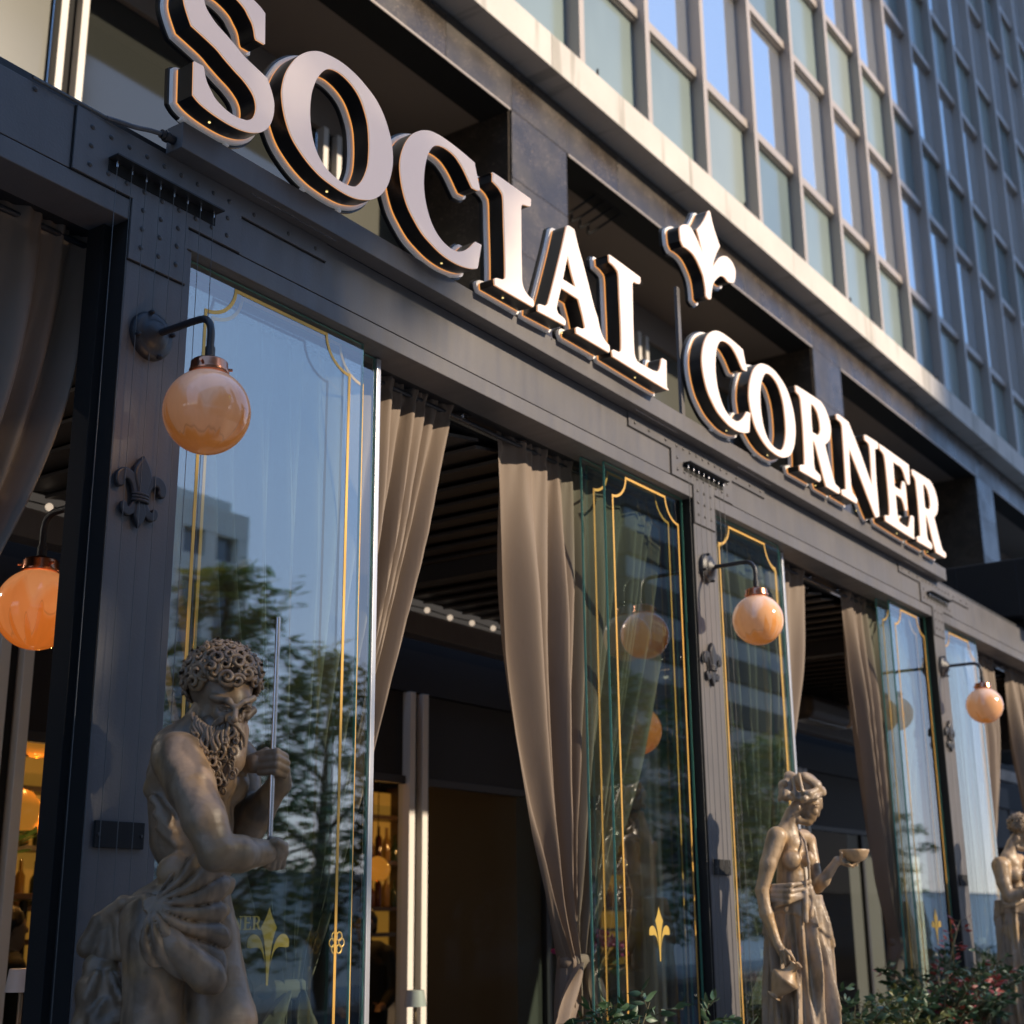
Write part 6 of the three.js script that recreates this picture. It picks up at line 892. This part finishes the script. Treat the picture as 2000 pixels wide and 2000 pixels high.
// white building
{
  const b = thing('white_office_block', 'white office block with tall window strips mirrored in the first glass panel', 'building');
  M.whiteWall = std({ color: lin(0.86, 0.82, 0.74), roughness: 0.7 }); M.blueGlass = phy({ color: lin(0.06, 0.10, 0.15), roughness: 0.08, ior: 1.9 });
  const x0 = 19.5, x1 = 33.2, z0 = 31, z1 = 44, H = 15.1;
  part('core', bx(x0 + 0.3, x1 - 0.3, 0, H - 0.4, z0 + 0.3, z1), M.blueGlass, b);
  part('roof', [bx(x0, x1, H - 0.9, H, z0, z1 + 0.3), bx(x0 + 0.4, x1 - 0.4, H + 0.001, H + 0.5, z0 + 0.5, z0 + 0.56)], M.whiteWall, b);
  for (let f = 0; f < 4; f++) part('floor_band', bx(x0 + 0.02, x1 - 0.02, 2.9 + f * 3.2, 3.7 + f * 3.2, z0 + 0.02, z1), M.whiteWall, b);
  for (let i = 0; i <= 9; i++) { const x = x0 + i * (x1 - x0 - 0.5) / 9; part('pier', bx(x, x + 0.5, 0, H - 0.91, z0 + 0.01, z0 + 0.6), M.whiteWall, b); }
}
// brown block beyond the trees
{
  const b = thing('brown_office_block', 'broad brown office block with rows of dark windows far down the street', 'building'); M.brownWall = std({ color: lin(0.055, 0.048, 0.042), roughness: 0.85 });
  const x0 = 82, x1 = 116, z0 = 44, z1 = 54, H = 40; part('core', bx(x0 + 0.2, x1 - 0.2, 0, H - 0.2, z0 + 0.25, z1), M.paneDark, b);
  for (let f = 0; f < 10; f++) part('floor_band', bx(x0, x1, 1.6 + f * 3.5, 3.4 + f * 3.5, z0, z1 + 0.2), M.brownWall, b);
  }
// tall block whose shadow lies on the far end of the curtain wall
{
  const b = thing('tower_block', 'tall grey tower block across the street shading the far curtain wall', 'building'); M.towerWall = std({ color: lin(0.30, 0.30, 0.31), roughness: 0.8 });
  const x0 = 43.2, x1 = 54.5, z0 = 64, z1 = 74, H = 84; part('core', bx(x0 + 0.2, x1 - 0.2, 0, H, z0 + 0.2, z1), M.blueGlass, b);
  for (let f = 0; f < 24; f++) part('floor_band', bx(x0, x1, 2 + f * 3.45, 3.5 + f * 3.45, z0, z1), M.towerWall, b);
}
{
  const w = thing('garden_wall', 'long pale wall behind the trees across the street', 'wall'); part('wall', bx(-30, 90, 0, 2.7, 22, 22.3), M.whiteWall, w); part('coping', bx(-30, 90, 2.701, 2.8, 21.95, 22.35, 0.01), M.stone, w);
}
// ---------------------------------------------------------------- planting in front
function trough(x0, x1, z, h, label) { const t = thing('planter', label, 'planter', 'dark planters along the front'); part('box', [bx(x0, x1, 0.001, h, z - 0.16, z - 0.14), bx(x0, x1, 0.001, h, z + 0.14, z + 0.16), bx(x0, x0 + 0.02, 0.001, h, z - 0.139, z + 0.139), bx(x1 - 0.02, x1, 0.001, h, z - 0.139, z + 0.139)], M.paintDark, t); part('soil', bx(x0 + 0.021, x1 - 0.021, 0.01, h - 0.06, z - 0.138, z + 0.138), M.twig, t); }
trough(2.95, 5.55, 0.24, 0.95, 'dark planter trough between the bearded statue and the woman with the bowl');
trough(6.40, 9.10, 0.24, 0.95, 'dark planter trough between the woman with the bowl and the third statue');
trough(9.85, 12.4, 0.24, 0.95, 'dark planter trough beyond the third statue');
function shrub(x, y, z, stems, h, spread, mats, label, leafS = 0.05) {
  const t = thing('shrub', label, 'shrub', undefined, [x, y, z]), st = [], lv = mats.map(() => []);
  for (let i = 0; i < stems; i++) {
    const a = rr(0, 6.28), H = h * rr(0.55, 1), sp = spread * rr(0.3, 1), top = V(Math.cos(a) * sp, H, Math.sin(a) * sp); st.push(strand([[0, 0, 0], [top.x * 0.35, H * 0.55, top.z * 0.35], [top.x, top.y, top.z]], 0.006, 0.002, 8, 5));
    for (let k = 0; k < 7; k++) { const f = rr(0.35, 1), p = V(top.x * f * (0.4 + 0.6 * f), H * f, top.z * f * (0.4 + 0.6 * f)), b = rr(0, 6.28), d = V(Math.cos(b), rr(-0.2, 0.7), Math.sin(b)).normalize(), L = rr(0.07, 0.15); st.push(rod([p.x, p.y, p.z], [p.x + d.x * L, p.y + d.y * L, p.z + d.z * L], 0.0015, 4)); const m = Math.floor(Math.pow(rnd(), 2.0) * mats.length); for (let q = 0; q < 6; q++) { const e = p.clone().addScaledVector(d, L * (0.3 + 0.14 * q)), dir = d.clone().multiplyScalar(0.7).add(V(rr(-1, 1), rr(-0.5, 0.5), rr(-1, 1))); lv[m].push(place(leafGeo, e, dir, rr(0, 6), leafS * rr(0.7, 1.25))); } }
  }
  part('stem', st, M.twig, t); mats.forEach((m, i) => lv[i].length && part('foliage', lv[i], m, t)); return t;
}
shrub(8.12, 0.9, 0.26, 26, 0.42, 0.42, [M.leafDark, M.leafMid, M.leafRed], 'low dark green shrub with red leaves midway between the two women statues');
shrub(8.75, 0.9, 0.24, 26, 0.48, 0.40, [M.leafDark, M.leafMid, M.leafRed], 'dark green and red shrub at the foot of the folded arm statue');
shrub(7.45, 0.9, 0.26, 18, 0.34, 0.32, [M.leafMid, M.leafYellow, M.leafDark], 'yellow green shrub beside the skirt of the woman statue');
shrub(6.75, 0.9, 0.26, 12, 0.34, 0.25, [M.leafMid, M.leafYellow], 'small yellow green plant behind the skirt of the woman statue');
shrub(5.35, 0.9, 0.26, 12, 0.36, 0.24, [M.leafMid, M.leafDark], 'small green plant before the pillar with the woman\'s shadow');
shrub(4.62, 0.9, 0.26, 12, 0.42, 0.20, [M.leafMid, M.leafDark], 'small green plant below the tied curtain', 0.06);
shrub(10.6, 0.9, 0.24, 22, 0.5, 0.4, [M.leafDark, M.leafMid], 'dark green shrub beyond the folded arm statue');
{ // one long red-tipped stem
  const t = thing('red_stem_plant', 'single tall stem with red leaf tips leaning before the blue glass', 'plant', undefined, [7.92, 0.9, 0.30]), st = [strand([[0, 0, 0], [0.06, 0.25, 0.01], [0.18, 0.46, 0.02], [0.32, 0.62, 0.03], [0.40, 0.68, 0.03]], 0.006, 0.0025, 20, 6)], lv = [];
  for (let i = 0; i < 46; i++) { const f = rr(0.35, 1), p = V(0.40 * f * f + 0.02, 0.68 * Math.pow(f, 0.75), 0.03 * f), a = rr(0, 6.28), d = V(Math.cos(a), rr(-0.1, 0.9), Math.sin(a)); st.push(rod([p.x, p.y, p.z], [p.x + d.x * 0.05, p.y + d.y * 0.05, p.z + d.z * 0.05], 0.0013, 4)); lv.push(place(leafGeo, p.clone().addScaledVector(d, 0.045), d, rr(0, 6), rr(0.03, 0.05))); }
  part('stem', st, M.twig, t); part('leaf', lv, M.leafRed, t);
}
bouquet(7.55, 1.36, -0.75, 0.10, M.redPetal, 'small red flowers in a vase just inside the second bay', 'dark console table under the small red flowers');
renderer.render(scene, camera);
